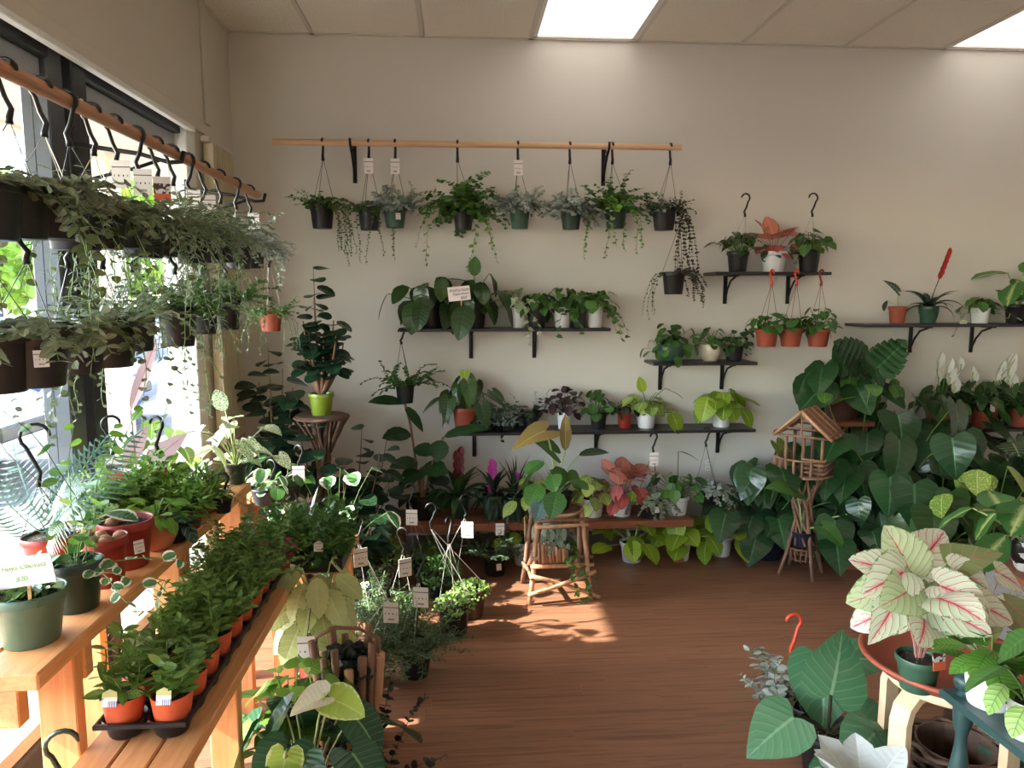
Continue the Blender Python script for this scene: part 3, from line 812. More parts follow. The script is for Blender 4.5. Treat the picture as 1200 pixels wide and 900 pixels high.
# windows on the left wall: three panes between dark mullions
def window(n, y0, y1, first):
    wn = struct('window_%d' % n, MB().rbox((XL - .13, y0, WB - .1), (XL - .04, y1, WB), .004), M['alu'])
    MB().rbox((XL - .13, y0, WT - .06), (XL - .02, y1, WT), .004).obj('head_rail', M['aludark'], wn)
    MB().rbox((XL - .11, y0, WT - .13), (XL - .05, y1, WT - .06), .004).obj('head_stop', M['greymetal'], wn)
    MB().rbox((XL - .10, y0, WB), (XL - .06, y1, WB + .05), .004).obj('bottom_rail', M['whitemetal'], wn)
    MB().box((XL - .085, y0, WB + .04), (XL - .08, y1, WT - .12)).obj('pane', M['glass'], wn)
    return wn
w1 = window(1, 2.82, WY1, 1)
w2 = window(2, .4, 2.6, 0)
w3 = window(3, WY0, .3, 0)
MB().rbox((XL - .12, 2.6, .06), (XL - .03, 2.7, WT), .005).obj('mullion', M['alu'], w1)
MB().rbox((XL - .15, 2.72, .06), (XL - .01, 2.82, WT), .005).obj('mullion', M['aludark'], w1)
link('bolt', MB().lathe([(0, .004), (.014, .004), (.016, 0)], 12).mesh('bolt', M['whitemetal'], True), w1, Matrix.Translation((XL - .008, 2.77, 2.24)) @ Matrix.Rotation(R(90), 4, 'Y'))
MB().rbox((XL - .15, .3, .06), (XL - .01, .4, WT), .005).obj('mullion', M['aludark'], w2)
MB().rbox((XL - .12, WY1, .06), (XL + .005, WY1 + .12, WT - .02), .005).obj('jamb', M['whitemetal'], w1)
# vertical blind vanes bunched against the corner
vb = thing('vertical_blind', 'ivory vertical blind bunched beside the window corner', 'blind', (XL + .045, 4.05, 0))
MB().rbox((-.02, -.17, 2.335), (.02, .22, 2.36), .004).obj('head_rail', M['wall_left'], vb)
vane = MB().rbox((-.0012, -.034, .8), (.0012, .034, 2.33), .001).mesh('vane', M['blind'])
for k in range(13):
    link('vane', vane, vb, Matrix.Translation((.005, -.14 + .028 * k, 0)) @ Matrix.Rotation(R(60 + 8 * math.sin(k * 2)), 4, 'Z'))
# outlets
for px, py, lab in ((453, 552, 'white double power outlet on the wall left of the tall red-stemmed plant'), (829, 545, 'power outlet on the wall behind the wire-hung plant beside the dark green mass')):
    p = PY(px, py, YB)
    o = thing('power_outlet', lab, 'outlet', (p.x, YB - .001, p.z))
    MB().rbox((-.036, -.006, -.057), (.036, 0, .057), .002).obj('cover_plate', M['outlet'], o)
    for dz in (-.022, .022):
        q = MB().rbox((-.017, -.009, dz - .015), (.017, -.005, dz + .015), .003).obj('socket', M['whitemetal'], o)
        for dx in (-.006, .006): MB().box((dx - .0012, -.0095, dz - .006), (dx + .0012, -.0085, dz + .006)).obj('slot', M['black'], q)

# ================================================================ outdoors
bigbox('ground', (-60, -40, -.3), (XL - .15, 60, -.1), M['asphalt'])
b_ = box('sidewalk', (-3.4, -30, -.1), (XL - .16, 40, -.02), M['concrete'], None, .01); b_['kind'] = 'structure'
sf = bigbox('canopy_soffit', (-3.15, -40, 2.74), (XL - .2, 40, 2.86), M['wall_rough'])
bigbox('canopy_fascia', (-3.2, -40, 2.72), (-3.05, 40, 3.4), M['wall_rough'])
blocker_ = tagged(box('canopy_sun_blocker', (-3.3, -6, 2.4), (-3.2, 2.72, 2.74), M['wall_rough'], None, .02), 'plain sun-blocking board added under the outside canopy, unseen left of the view', 'sign')  # added board out of view, blocks sun so the floor patch ends sooner
for k, (px, xx, wd) in enumerate(((122, -2.95, .26),)):
    p = PX(px, 300, xx)
    o = tagged(box('canopy_post', (xx - .12, p.y - wd / 2, -.05), (xx + .12, p.y + wd / 2, 2.74), M['wall_rough'], None, .01), 'beige square post outside the window under the canopy', 'post')
o = box('canopy_post', (-3.1, 8.4, -.05), (-2.8, 8.8, 2.74), M['wall_rough'], None, .01); tagged(o, 'farther beige post outside seen past the blind', 'post')
def car(label, loc, rz, paint):
    t_ = thing('parked_car', label, 'car', loc, rz)
    # profile stations along x (length), nose at +x : (x, half width, z low, z belt)
    st = [(2.2, .62, .35, .62), (2.12, .78, .25, .72), (1.7, .86, .22, .88), (1.0, .9, .2, .98), (.2, .9, .2, 1.02), (-1.2, .9, .2, 1.04), (-1.9, .86, .25, 1.0), (-2.15, .74, .35, .9)]
    vs = []; q = []
    for x, hw, z0, z1 in st:
        vs += [(x, -hw * .9, z0), (x, -hw, (z0 + z1) / 2), (x, -hw * .93, z1 - .06), (x, -hw * .6, z1), (x, hw * .6, z1), (x, hw * .93, z1 - .06), (x, hw, (z0 + z1) / 2), (x, hw * .9, z0)]
    for i in range(len(st) - 1):
        for k in range(8): q.append((i * 8 + k, i * 8 + (k + 1) % 8, (i + 1) * 8 + (k + 1) % 8, (i + 1) * 8 + k))
    n = (len(st) - 1) * 8
    q += [(0, 7, 6, 1), (1, 6, 5, 2), (2, 5, 4, 3), (n, n + 1, n + 6, n + 7), (n + 1, n + 2, n + 5, n + 6), (n + 2, n + 3, n + 4, n + 5)]
    MB().add(vs, q).obj('body', M[paint], t_, True)
    cb = [(.95, .8, 1.0), (.2, .68, 1.38), (-.3, .66, 1.45), (-1.0, .66, 1.42), (-1.8, .76, 1.02)]
    vs = []
    for x, hw, z in cb: vs += [(x, -hw, z), (x, hw, z)]
    base = [(x, sg * .82, 1.0) for x, hw, z in cb for sg in (-1, 1)]
    q = [(2 * i, 2 * i + 1, 2 * i + 3, 2 * i + 2) for i in range(4)]
    MB().add(vs, q).obj('windscreen', M['carglass'], t_)
    MB().add(vs + base, [(2 * i, 2 * i + 2, 10 + 2 * i + 2, 10 + 2 * i) for i in range(4)] + [(2 * i + 1, 10 + 2 * i + 1, 10 + 2 * i + 3, 2 * i + 3) for i in range(4)]).obj('side_window', M['carglass'], t_)
    MB().rbox((-1.05, -.64, 1.4), (.22, .64, 1.475), .03).obj('roof', M[paint], t_)
    for sg in (-1, 1):
        MB().lathe([(.001, .0), (.07, .0), (.11, -.03), (.12, -.06)], 16).obj('headlight', M['whitemetal'], t_, True).matrix_basis = Matrix.Translation((2.17, sg * .58, .66)) @ Matrix.Rotation(R(90), 4, 'Y') @ Matrix.Scale(1.6, 4, (0, 1, 0))
        MB().rbox((.7, sg * .92 - .07, 1.0), (.85, sg * .92 + .07, 1.12), .02).obj('mirror', M[paint], t_)
        for x in (1.4, -1.3):
            MB().tube([(x, sg * .9 - .1, .3), (x, sg * .9 + .02, .3)], .3, 18).obj('wheel', M['tyre'], t_)
    MB().rbox((2.16, -.4, .42), (2.22, .4, .56), .02).obj('grille', M['black'], t_)
    return t_
car('white car parked nose towards the window, seen left of the grey mullion', (-6.1, 6.75, -.1), R(2), 'carwhite')
car('blue-grey car parked outside the pane right of the grey mullion', (-6.3, 9.7, -.1), R(-2), 'carblue')
def tree(label, loc, h, rad, n=1500, name='street_tree'):
    t_ = thing(name, label, 'tree', loc, 0, None); rn = random.Random(int(h * 100 + rad * 7))
    MB().tube([(0, 0, 0), (.05, .02, h * .4), (0, 0, h * .75)], [.16, .11, .05], 8).obj('trunk', M['bark'], t_, True)
    mats = []
    for i in range(n):
        v = Vector((rn.gauss(0, 1), rn.gauss(0, 1), rn.gauss(0, 1))).normalized() * rn.uniform(.5, 1) ** .5
        p = Vector((v.x * rad, v.y * rad, h * .68 + v.z * rad * .8)) + Vector((math.sin(i * .7), math.cos(i * 1.3), math.sin(i * .33))) * .2
        mats.append(frame(p, (rn.uniform(-1, 1), rn.uniform(-1, 1), rn.uniform(-1, .4)), (rn.uniform(-1, 1), rn.uniform(-1, 1), 1), rn.uniform(.22, .42)))
    scatter('foliage', tmpl('broad', simple=True), mats, 'tree_leaf', t_)
tree('yellow-green tree beyond the parked white car', (-12.5, 21, -.1), 4.6, 2.2)
tree('yellow-green tree farther right beyond the car park, behind the beige post', (-10, 24, -.1), 5.2, 2.3)
tree('tree beyond the car park at the far left of the window', (-17, 26, -.1), 5.0, 2.6)
o = tagged(box('hedge_wall', (-26, -10, -.1), (-25.4, 55, 1.3), M['wall_rough'], None, .02), 'low pale wall on the far side of the car park', 'wall')

# ================================================================ rods, shelves, benches
rd = MB().tube([(-1.162, 0, 0), (1.162, 0, 0)], .017, 14).obj('hanging_rod', M['rod'], smooth=False)
RODY, RODZ = 4.35, 2.427
rd.location = (.126, RODY, RODZ)
tagged(rd, 'long pale wooden rod across the back wall holding the baskets', 'rod')
def curl_bracket(label, x, y, z, rz, group=None):
    t_ = thing('rod_bracket', label, 'bracket', (x, y, z), rz, group)
    # local: wall at +y, arm towards -y
    wy = YB - y if abs(rz) < .1 else .33
    MB().rbox((-.012, wy - .008, -.2), (.012, wy, .03), .002).obj('wall_plate', M['blackmetal'], t_)
    MB().tube([(0, wy - .004, -.17), (0, wy * .6, -.09), (0, wy * .25, -.045), (0, 0, -.03)], .008, 6).obj('brace', M['blackmetal'], t_, True)
    MB().tube([(0, wy - .004, .025), (0, wy * .5, -.01), (0, .028, -.03), (0, 0, -.032), (0, -.028, -.01), (0, -.034, .02)], .007, 6).obj('arm', M['blackmetal'], t_, True)
curl_bracket('black iron bracket holding the left part of the back wall rod', PY(411, 170, RODY).x, RODY, RODZ, 0)
curl_bracket('black iron bracket holding the right part of the back wall rod', PY(713, 170, RODY).x, RODY, RODZ, 0)
WX, WZ = -.96, 2.053
rd = MB().tube([(0, -1.9, 0), (0, 1.9, 0)], .018, 14).obj('hanging_rod', M['rodY'])
wend = PX(301, 212, WX)
rd.location = (WX, wend.y - 1.9, WZ)
tagged(rd, 'wooden rod running along the window with two tiers of baskets', 'rod')
for k, yy in enumerate((2.66, 3.72)):
    t_ = thing('rod_bracket', ('black iron arm from the grey mullion to the window rod', 'black iron arm at the corner end of the window rod')[k], 'bracket', (WX, yy, WZ))
    MB().tube([(XL - WX + .0, 0, .03), (-.12, 0, .0), (-.02, 0, -.028), (.02, 0, -.025), (.03, 0, .01)], .008, 6).obj('arm', M['blackmetal'], t_, True)
    MB().rbox((XL - WX - .004, -.014, -.12), (XL - WX + .006, .014, .07), .002).obj('wall_plate', M['blackmetal'], t_)
    MB().tube([(XL - WX, 0, -.1), (-.14, 0, -.05), (-.05, 0, -.02)], .006, 6).obj('brace', M['blackmetal'], t_, True)

def shelf(label, px0, px1, z, bxs, Y0=4.27, style=0):
    x0, x1 = onY(px0, z, Y0).x, onY(px1, z, Y0).x
    t_ = thing('wall_shelf', label, 'shelf', ((x0 + x1) / 2, YB - .115, z))
    hw = (x1 - x0) / 2
    MB().rbox((-hw, -.115, -.018), (hw, .114, 0), .002).obj('board', M['blackshelf'], t_)
    for bx in bxs:
        x = onY(bx, z, 4.4).x - (x0 + x1) / 2
        br = MB().rbox((x - .012, .104, -.19), (x + .012, .114, -.018), .002).obj('bracket', M['blackmetal'], t_)
        MB().rbox((x - .012, -.09, -.026), (x + .012, .11, -.018), .002).obj('bracket_arm', M['blackmetal'], br)
        pts = [(x, .108, -.17), (x, .07, -.1), (x, .02, -.05), (x, -.06, -.026)]
        MB().tube(pts, .006, 6).obj('brace', M['blackmetal'], br, True)
    return t_
shelf('black wall shelf on the left carrying the broad-leaved plants and pothos', 468, 716, 1.385, (552, 628))
shelf('long black wall shelf below, carrying terracotta, white and red pots', 535, 886, .775, (556, 702, 848))
shelf('short black shelf under the wall basket, with the cream round pot', 766, 888, 1.18, (779, 853))
shelf('topmost short black shelf with two black hook pots and a white one', 839, 975, 1.712, (857, 932))
shelf('black shelf at the right edge holding the red-spiked plant', 1013, 1240, 1.403, (1079, 1152, 1222))
shelf('black shelf at the right edge holding the peace lilies', 1085, 1260, .755, (1130, 1215))

# upper and lower window benches
UZ, UX0, UX1 = .812, -1.24, -.865
LZ, LX1 = .53, -.622
fy = PZ(44, 790, UZ).y
ub = thing('plant_bench', 'taller pine bench along the window carrying red and green pots', 'bench', (0, 0, 0))
ue = 3.05
for k, (a, b) in enumerate(((UX1 - .135, UX1), (UX1 - .27, UX1 - .14), (UX0 - .01, UX1 - .275))):
    box('board', (a, fy, UZ - .038), (b, ue, UZ), M['pine'], ub, .004)
box('cross_rail', (UX0, fy + .012, UZ - .125), (UX1 - .05, fy + .05, UZ - .038), M['pine'], ub, .003)
for yy in (1.66, 2.3, ue - .1):
    for xx in (UX1 - .104, UX0 + .02): box('leg', (xx, yy, 0), (xx + .084, yy + .04, UZ - .038), M['pineZ'], ub, .003)
for yy in (1.66, 2.3, ue - .1): box('cross_rail', (UX0, yy + .04, UZ - .125), (UX1 - .014, yy + .078, UZ - .038), M['pine'], ub, .003)
card(ub, (-1.03, fy - .002, UZ - .02), .04, .016, 'label', 0, 0, 'sticker')
le = 2.78; lx0 = LX1 - .256
lb = thing('plant_bench', 'lower pine bench carrying trays of small orange pots', 'bench', (0, 0, 0))
for k in range(3):
    a = lx0 + k * .086; box('board', (a, 1.15, LZ - .036), (a + .082, le, LZ), M['pine'], lb, .004)
for yy in (1.35, 2.0, le - .09):
    box('leg', (LX1 - .09, yy, 0), (LX1 - .01, yy + .04, LZ - .036), M['pineZ'], lb, .003)
    box('leg', (lx0 + .01, yy, 0), (lx0 + .09, yy + .04, LZ - .036), M['pineZ'], lb, .003)
    box('cross_rail', (lx0 + .02, yy + .041, LZ - .12), (LX1 - .02, yy + .08, LZ - .036), M['pine'], lb, .003)
# corner table (pine box) behind the benches
ct = thing('corner_table', 'pine table in the corner behind the window bench', 'table', (0, 0, 0))
for k in range(4): box('board', (-1.22 + k * .09, 3.66, .545), (-1.134 + k * .09, 4.35, .58), M['pine'], ct, .004)
for xx in (-1.21, -.9):
    for yy in (3.68, 4.28): box('leg', (xx, yy, 0), (xx + .05, yy + .04, .545), M['pineZ'], ct, .003)
# wide low bench along the back wall
bz = PY(560, 613, 4.12).z
bb = thing('back_bench', 'low dark brown bench running along the back wall', 'bench', (0, 0, 0))
for k in range(2): box('board', (-.45, 4.1 + k * .17, bz - .045), (1.35, 4.26 + k * .17, bz), M['brownbench'], bb, .004)
for xx in (-.4, .45, 1.25): box('leg', (xx, 4.14, 0), (xx + .06, 4.4, bz - .045), M['brownbench'], bb, .004)
BZ = bz
#@@PLANTS
# ================================================================ plants
def mk(name, label, loc, wpx, hpx, style='taper', mat='black', group=None, cat='plant', soil=True, rz=0):
    s = ppm(loc)
    return Plant(name, label, loc, (style, wpx / 2 / s, hpx / s, mat), group, cat, rz, soil)
def S(px, z, Y=4.38): return onY(px, z, Y)
def Fz(px, py, z=0.0):
    return PZ(px, py, z)

# ---- baskets on the back wall rod
def wallbasket(name, label, hx, px, yb, wpx, hpx, mat='black', tag=False, dy=0, **k):
    p = PY(px, yb, RODY + dy); p.y = RODY + dy
    P = mk(name, label, p, wpx, hpx, 'taper', mat, 'baskets on the back wall rod')
    x = PY(hx, 170, RODY).x
    P.hang(RODZ, off=(x - p.x, -dy), rz=R(90), r=.022, **k)
    if tag: P.tag(RODZ - p.z - .13, x - p.x, -.03, .05, .085)
    return P
P = wallbasket('hanging_string_plant', 'first basket from the left on the wall rod, small-leaved trails to the right', 378, 378, 268, 30, 28)
P.vines(16, (.1, .2), 'tinyr', 'green_leaf', .024, .011, (70, 20), 7, start=P.rt * .8).dome(140, .075, .05, 'tinyr', 'green_leaf', .026).vines(7, (.25, .36), 'tinyr', 'olive_leaf', .02, .013, (30, 0), 16, azr=(-60, 20), start=P.rt * .9).done()
P = wallbasket('hanging_string_plant', 'second basket on the wall rod, thin round-leaved trails on both sides', 432, 433, 270, 28, 26, tag=True)
P.vines(14, (.08, .16), 'tinyr', 'olive_leaf', .024, .011, (70, 20), 7).dome(140, .08, .05, 'tinyr', 'green_leaf', .026).vines(8, (.28, .4), 'tinyr', 'green_leaf', .02, .015, (30, 0), 16, azr=(150, 400), start=P.rt * .9).done()
P = wallbasket('hanging_silver_plant', 'silver-leaved basket third on the wall rod, green pot with a white sticker', 463, 463, 267, 28, 24, 'green', True)
P.vines(30, (.08, .17), 'tinyr', 'silver_leaf', .03, .012, (88, 15), 4, pair=True).dome(160, .1, .08, 'tinyr', 'silver_leaf', .034).done(); P.sticker(-1.2)
P = wallbasket('hanging_leafy_plant', 'wide spreading green basket fourth on the wall rod', 536, 543, 270, 26, 24)
P.vines(34, (.14, .28), 'broad', 'pothos_leaf', .052, .026, (88, 5), 5, pair=True).dome(90, .11, .1, 'broad', 'green_leaf', .055).vines(6, (.3, .42), 'broad', 'fresh_green_leaf', .036, .026, (50, 0), 9).done()
P = wallbasket('hanging_silver_plant', 'silver-leaved basket in the middle of the wall rod, under a white tag', 607, 609, 268, 26, 24, 'green', True)
P.vines(30, (.08, .18), 'tinyr', 'silver_leaf', .03, .012, (88, 10), 5, pair=True).dome(160, .1, .09, 'tinyr', 'silver_leaf', .034).done()
P = wallbasket('hanging_silver_plant', 'silver-leaved basket without a tag, left of the right rod bracket', 668, 669, 269, 26, 20, 'dkgreen')
P.vines(30, (.09, .2), 'tinyr', 'silver_leaf', .034, .013, (88, 10), 5, pair=True).dome(160, .11, .08, 'broad', 'silver_leaf', .04).done()
P = wallbasket('hanging_leafy_plant', 'green trailing basket hung beside the right rod bracket', 718, 721, 268, 28, 26, 'dkgreen')
P.vines(26, (.12, .24), 'broad', 'green_leaf', .04, .02, (88, 5), 5, pair=True).dome(90, .09, .08, 'broad', 'fresh_green_leaf', .042).vines(8, (.26, .36), 'broad', 'fresh_green_leaf', .03, .022, (40, 0), 12).done()
P = wallbasket('hanging_string_of_hearts', 'dark string-of-hearts basket last on the wall rod', 786, 778, 270, 30, 26)
P.vines(26, (.06, .12), 'tinyr', 'dark_leaf', .024, .01, (80, 20), 6).dome(180, .08, .05, 'tinyr', 'silver_green_leaf', .022).vines(8, (.3, .46), 'heart', 'dark_purple_leaf', .024, .022, (30, 0), 22, azr=(-60, 60), pair=True, start=P.rt).done()
p = PY(789, 345, RODY)
P = mk('hanging_string_of_hearts', 'small black pot hooked under the last basket of the wall rod', p, 28, 26, group='baskets on the back wall rod')
hx = PY(797, 252, RODY)
P.hang(hx.z, off=(hx.x - p.x, 0), rz=0, r=.018, lo=.06)
P.vines(14, (.1, .28), 'heart', 'dark_purple_leaf', .02, .016, (60, 0), 12, pair=True, azr=(-70, 60)).vines(5, (.2, .36), 'heart', 'dark_leaf', .018, .026, (30, 0), 20, azr=(140, 220)).done()

# ---- topmost short shelf
z = 1.712
P = mk('potted_philodendron', 'black hook pot on the left of the topmost shelf', S(864, z), 26, 24)
P.rosette(16, 'heart', 'philodendron_leaf', (.06, .085), (.08, .15), (85, 20), (0, 50)).rosette(12, 'heart', 'green_leaf', (.045, .06), (.06, .14), (80, 10)).done()
P.hang(PY(871, 232, 4.38).z, off=(.035, 0), r=.025, lo=.11, wire='wirelight')
P = mk('potted_aglaonema', 'salmon-pink plant in a white fluted pot between the hook pots', S(906, z), 30, 24, 'flute', 'white')
P.rosette(9, 'broad', 'aglaonema_pink_leaf', (.1, .13), (.08, .14), (88, 45), (-75, -10)).rosette(14, 'oval', 'aglaonema_red_leaf', (.06, .09), (.05, .1), (60, 0), (-20, 40)).rosette(5, 'oval', 'philodendron_leaf', (.05, .07), (.05, .08), (20, -10), (10, 50)).done('stempink')
P = mk('potted_philodendron', 'black hook pot on the right of the topmost shelf', S(947, z), 27, 26)
P.rosette(26, 'heart', 'pothos_leaf', (.055, .08), (.07, .15), (88, 10), (0, 60)).done()
P.vines(3, (.12, .16), 'broad', 'green_leaf', .035, .03, (20, 0), 8, azr=(170, 230), mode='obj').done()
P.hang(PY(949, 232, 4.38).z, off=(.01, 0), r=.027, lo=.11, wire='wirelight')
# three terracotta baskets hooked to that shelf
for i, (px, hx, lab) in enumerate(((898, 905, 'left terracotta basket hooked under the topmost shelf'), (926, 934, 'middle terracotta basket hooked under the topmost shelf'), (958, 963, 'right terracotta basket hooked under the topmost shelf, fullest foliage'))):
    Yh = 4.245; p = PY(px, 406, Yh)
    P = mk('hanging_pothos', lab, p, 28, 21, 'taper', 'terra', 'terracotta baskets under the topmost shelf')
    x = PY(hx, 318, Yh).x
    P.hang(1.70, off=(x - p.x, 0), rz=R(90), hook='redhook' if i < 2 else 'orangewire', wire='orangewire', r=.024, lo=.07)
    P.rosette(24 + 8 * (i == 2), 'heart', 'green_leaf', (.05, .07), (.04, .11 + .03 * (i == 2)), (85, 0), (0, 60)).done()

# ---- shelf with the two big-leaved plants, sign and pothos
z = 1.385
P = mk('potted_anthurium', 'broad dark-leaved plant in a black pot at the left shelf end', S(505, z), 30, 28, 'plain', 'black')
P.rosette(24, 'broad', 'philodendron_leaf', (.13, .19), (.1, .22), (80, -5), (25, 85), w=.8, droop=.4, stalk=.004, face=(0, -1, 0), fw=.3).done()
P.leaf((-.24, -.06, .2), (-.5, -.2, -.75), (-.6, 0, .6), .17, 'oval', 'anthurium_leaf').leaf((.1, -.05, .28), (.9, -.2, .1), (0, 0, 1), .15, 'oval', 'philodendron_leaf').done()
P = mk('potted_anthurium', 'taller broad-leaved plant behind the white paper sign', S(556, z), 28, 28, 'plain', 'black')
P.rosette(18, 'broad', 'philodendron_leaf', (.14, .2), (.08, .22), (80, 0), (25, 85), w=.8, droop=.4, stalk=.004, face=(0, -1, 0), fw=.3)
P.leaf((-.02, -.04, .26), (-.1, -.3, -.7), (0, -1, .3), .12, 'oval', 'green_leaf').leaf((.0, -.03, .3), (.05, -.1, .9), (0, -1, 0), .12, 'oval', 'green_leaf').done()
def sign(label, name, loc, wd, ht, mat, lines, ink, tilt, stick, rz=0, size=.5):
    t_ = thing(name, label, 'sign', loc, rz)
    M_ = Matrix.Rotation(tilt, 4, 'Y')
    c = card(t_, (0, 0, 0), wd, ht, mat, name='card', thick=.001); c.matrix_basis = M_
    MB().rbox((-.004, .001, -stick), (.004, .003, 0), .0005).obj('stick', M['pineZ'], t_).matrix_basis = Matrix.Translation((wd * .1, 0.002, 0))
    for (tx, x, zz, sz) in lines:
        cu = bpy.data.curves.new('handwriting', 'FONT'); cu.body = tx; cu.size = sz; cu.extrude = .0003; cu.shear = .25
        cu.align_x = 'CENTER'; cu.materials.append(M[ink])
        link('handwriting', cu, t_, M_ @ Matrix.Translation((x, -.0018, zz)) @ Matrix.Rotation(R(90), 4, 'X'))
M['ink'] = plain('dark_marker_ink', (54, 50, 66), .6)
M['inkgreen'] = plain('pale_green_marker_ink', (140, 186, 120), .6)
M['paper2'] = M['paper']
p = PY(538, 344, 4.22)
sign('white handwritten paper sign on a stick in the shelf plants', 'price_sign', p, .125, .08, 'paper', [('Anthurium', 0, .012, .026), ('Superbum', .008, -.008, .022), ('$60', .022, -.032, .022)], 'ink', R(-6), .15)

for px, wpx, hpx, mat, lab, lm, n in (
    (608, 20, 24, 'white', 'small white cup with marbled pothos, first of the pothos row', 'marble_leaf', 14),
    (629, 24, 22, 'black', 'upright green pothos in a black pot right of the small white cup', 'green_leaf', 26),
    (659, 20, 24, 'white', 'white pot pothos in the middle of the pothos row', 'pothos_leaf', 18),
    (678, 20, 24, 'black', 'black pot pothos between two white pots', 'green_leaf', 18),
    (697, 19, 24, 'white', 'last white pot at the right end, pothos trailing over the shelf edge', 'pothos_leaf', 28)):
    P = mk('potted_pothos', lab, S(px, z, 4.36), wpx, hpx, 'plain', mat, 'pothos row on the left shelf')
    P.rosette(n, 'heart', lm, (.05, .08), (.05, .13), (88, 0), (0, 60), stalk=.002)
    if px in (608, 659, 697): P.vines(2 + (px == 697) * 2, (.16, .24), 'heart', lm, .05, .045, (10, -10), 9, azr=(240, 320) if px < 690 else (-60, 10), mode='obj')
    P.done()

# ---- hanging bush left, hooked on that shelf
p = PY(475, 472, 4.25); hx = PY(470, 389, 4.25)
P = mk('hanging_bushy_plant', 'bushy green basket hooked under the left shelf end', p, 24, 24)
P.hang(hx.z, off=(hx.x - p.x, 0), rz=R(40), r=.02, lo=.07)
P.vines(24, (.12, .24), 'broad', 'green_leaf', .026, .013, (75, 5), 4.5, pair=True).done()

# ---- long shelf
z = .775
P = mk('potted_anthurium', 'flowering dark-leaved plant in terracotta at the long shelf end', S(545, z), 30, 27, 'taper', 'terra')
P.rosette(16, 'arrow', 'philodendron_leaf', (.11, .15), (.08, .24), (85, 5), (20, 75), stalk=.003, w=.9)
P.leaf((.0, -.05, .36), (.0, -.4, -.5), (0, -1, .4), .07, 'heart', 'spathe_lime', 'flower', label='pale green flower').leaf((.02, -.08, .29), (.1, -.3, -.5), (0, -1, .4), .05, 'heart', 'spathe_white', 'flower', label='cream flower')
P.leaf((-.14, -.03, .2), (-.8, -.1, -.4), (0, -.2, 1), .15, 'oval', 'philodendron_leaf').done()
for px, lab in ((572, 'white-veined fittonia next to the terracotta pot'), (597, 'second white-veined fittonia on the long shelf')):
    P = mk('potted_fittonia', lab, S(px, z, 4.36), 26, 12, 'plain', 'black', 'fittonias on the long shelf')
    P.dome(260, .075, .1, 'broad', 'fittonia_leaf', .026).done()
P = mk('potted_vine', 'sparse dark trailing plant behind the bronze leaf', S(622, z), 20, 16, 'plain', 'black')
P.vines(10, (.15, .26), 'heart', 'dark_leaf', .045, .035, (80, 20), 5, mode='obj').done('stemdk')
P = mk('potted_begonia', 'dark purple plant in a white pot on the long shelf', S(661, z), 17, 20, 'plain', 'white')
P.rosette(40, 'broad', 'dark_purple_leaf', (.045, .065), (.08, .18), (88, 5), (0, 50), stalk=.0016).done('stemdk')
P = mk('potted_peperomia', 'round-leaved green plant in a black pot right of the purple one', S(701, z), 20, 20, 'plain', 'black')
P.rosette(20, 'round', 'green_leaf', (.05, .07), (.08, .16), (88, 0), (0, 60)).done()
P = mk('potted_peperomia', 'small dark plant in a red pot on the long shelf', S(732, z), 18, 20, 'plain', 'red')
P.rosette(16, 'round', 'dark_leaf', (.04, .05), (.04, .09), (88, 10), (0, 50)).done()
P = mk('potted_pothos', 'yellow-green pothos in a white fluted pot mid-shelf', S(757, z), 25, 22, 'flute', 'white')
P.rosette(18, 'broad', 'golden_variegated_leaf', (.08, .1), (.06, .14), (80, 10), (0, 60)).done()
P.leaf((.1, -.03, .24), (.8, -.2, -.2), (0, 0, 1), .13, 'broad', 'golden_variegated_leaf').leaf((.14, -.06, .1), (.3, -.5, -.8), (.3, -1, .3), .14, 'broad', 'golden_leaf').leaf((-.03, -.03, .22), (-.2, -.1, .8), (0, -1, .1), .1, 'oval', 'golden_leaf').done()
P = mk('potted_philodendron', 'golden philodendron in a white fluted pot at the long shelf right end', S(845, z), 25, 20, 'flute', 'white')
P.rosette(15, 'broad', 'golden_leaf', (.11, .15), (.08, .15), (85, 15), (0, 60)).done()
P.leaf((-.12, -.1, .2), (-.3, -.3, -.8), (-.2, -1, .3), .16, 'broad', 'golden_leaf').done()

# ---- short shelf with cream pot
z = 1.18
P = mk('potted_peperomia', 'full green plant in a green pot on the short shelf left', S(786, z), 34, 20, 'bowl', 'green')
P.rosette(44, 'round', 'green_leaf', (.045, .065), (.06, .17), (88, -20), (0, 70), stalk=.0018).done()
P = mk('potted_peperomia', 'small plant in a round speckled cream pot on the short shelf', S(832, z), 26, 20, 'bowl', 'cream')
P.rosette(18, 'round', 'green_leaf', (.045, .06), (.04, .12), (88, 5), (0, 50)).done()
P = mk('potted_peperomia', 'dark bushy plant right of the cream pot', S(860, z), 22, 18, 'plain', 'black')
P.rosette(36, 'round', 'deep_green_leaf', (.03, .045), (.05, .13), (88, -20), (0, 60), stalk=.0016).done()

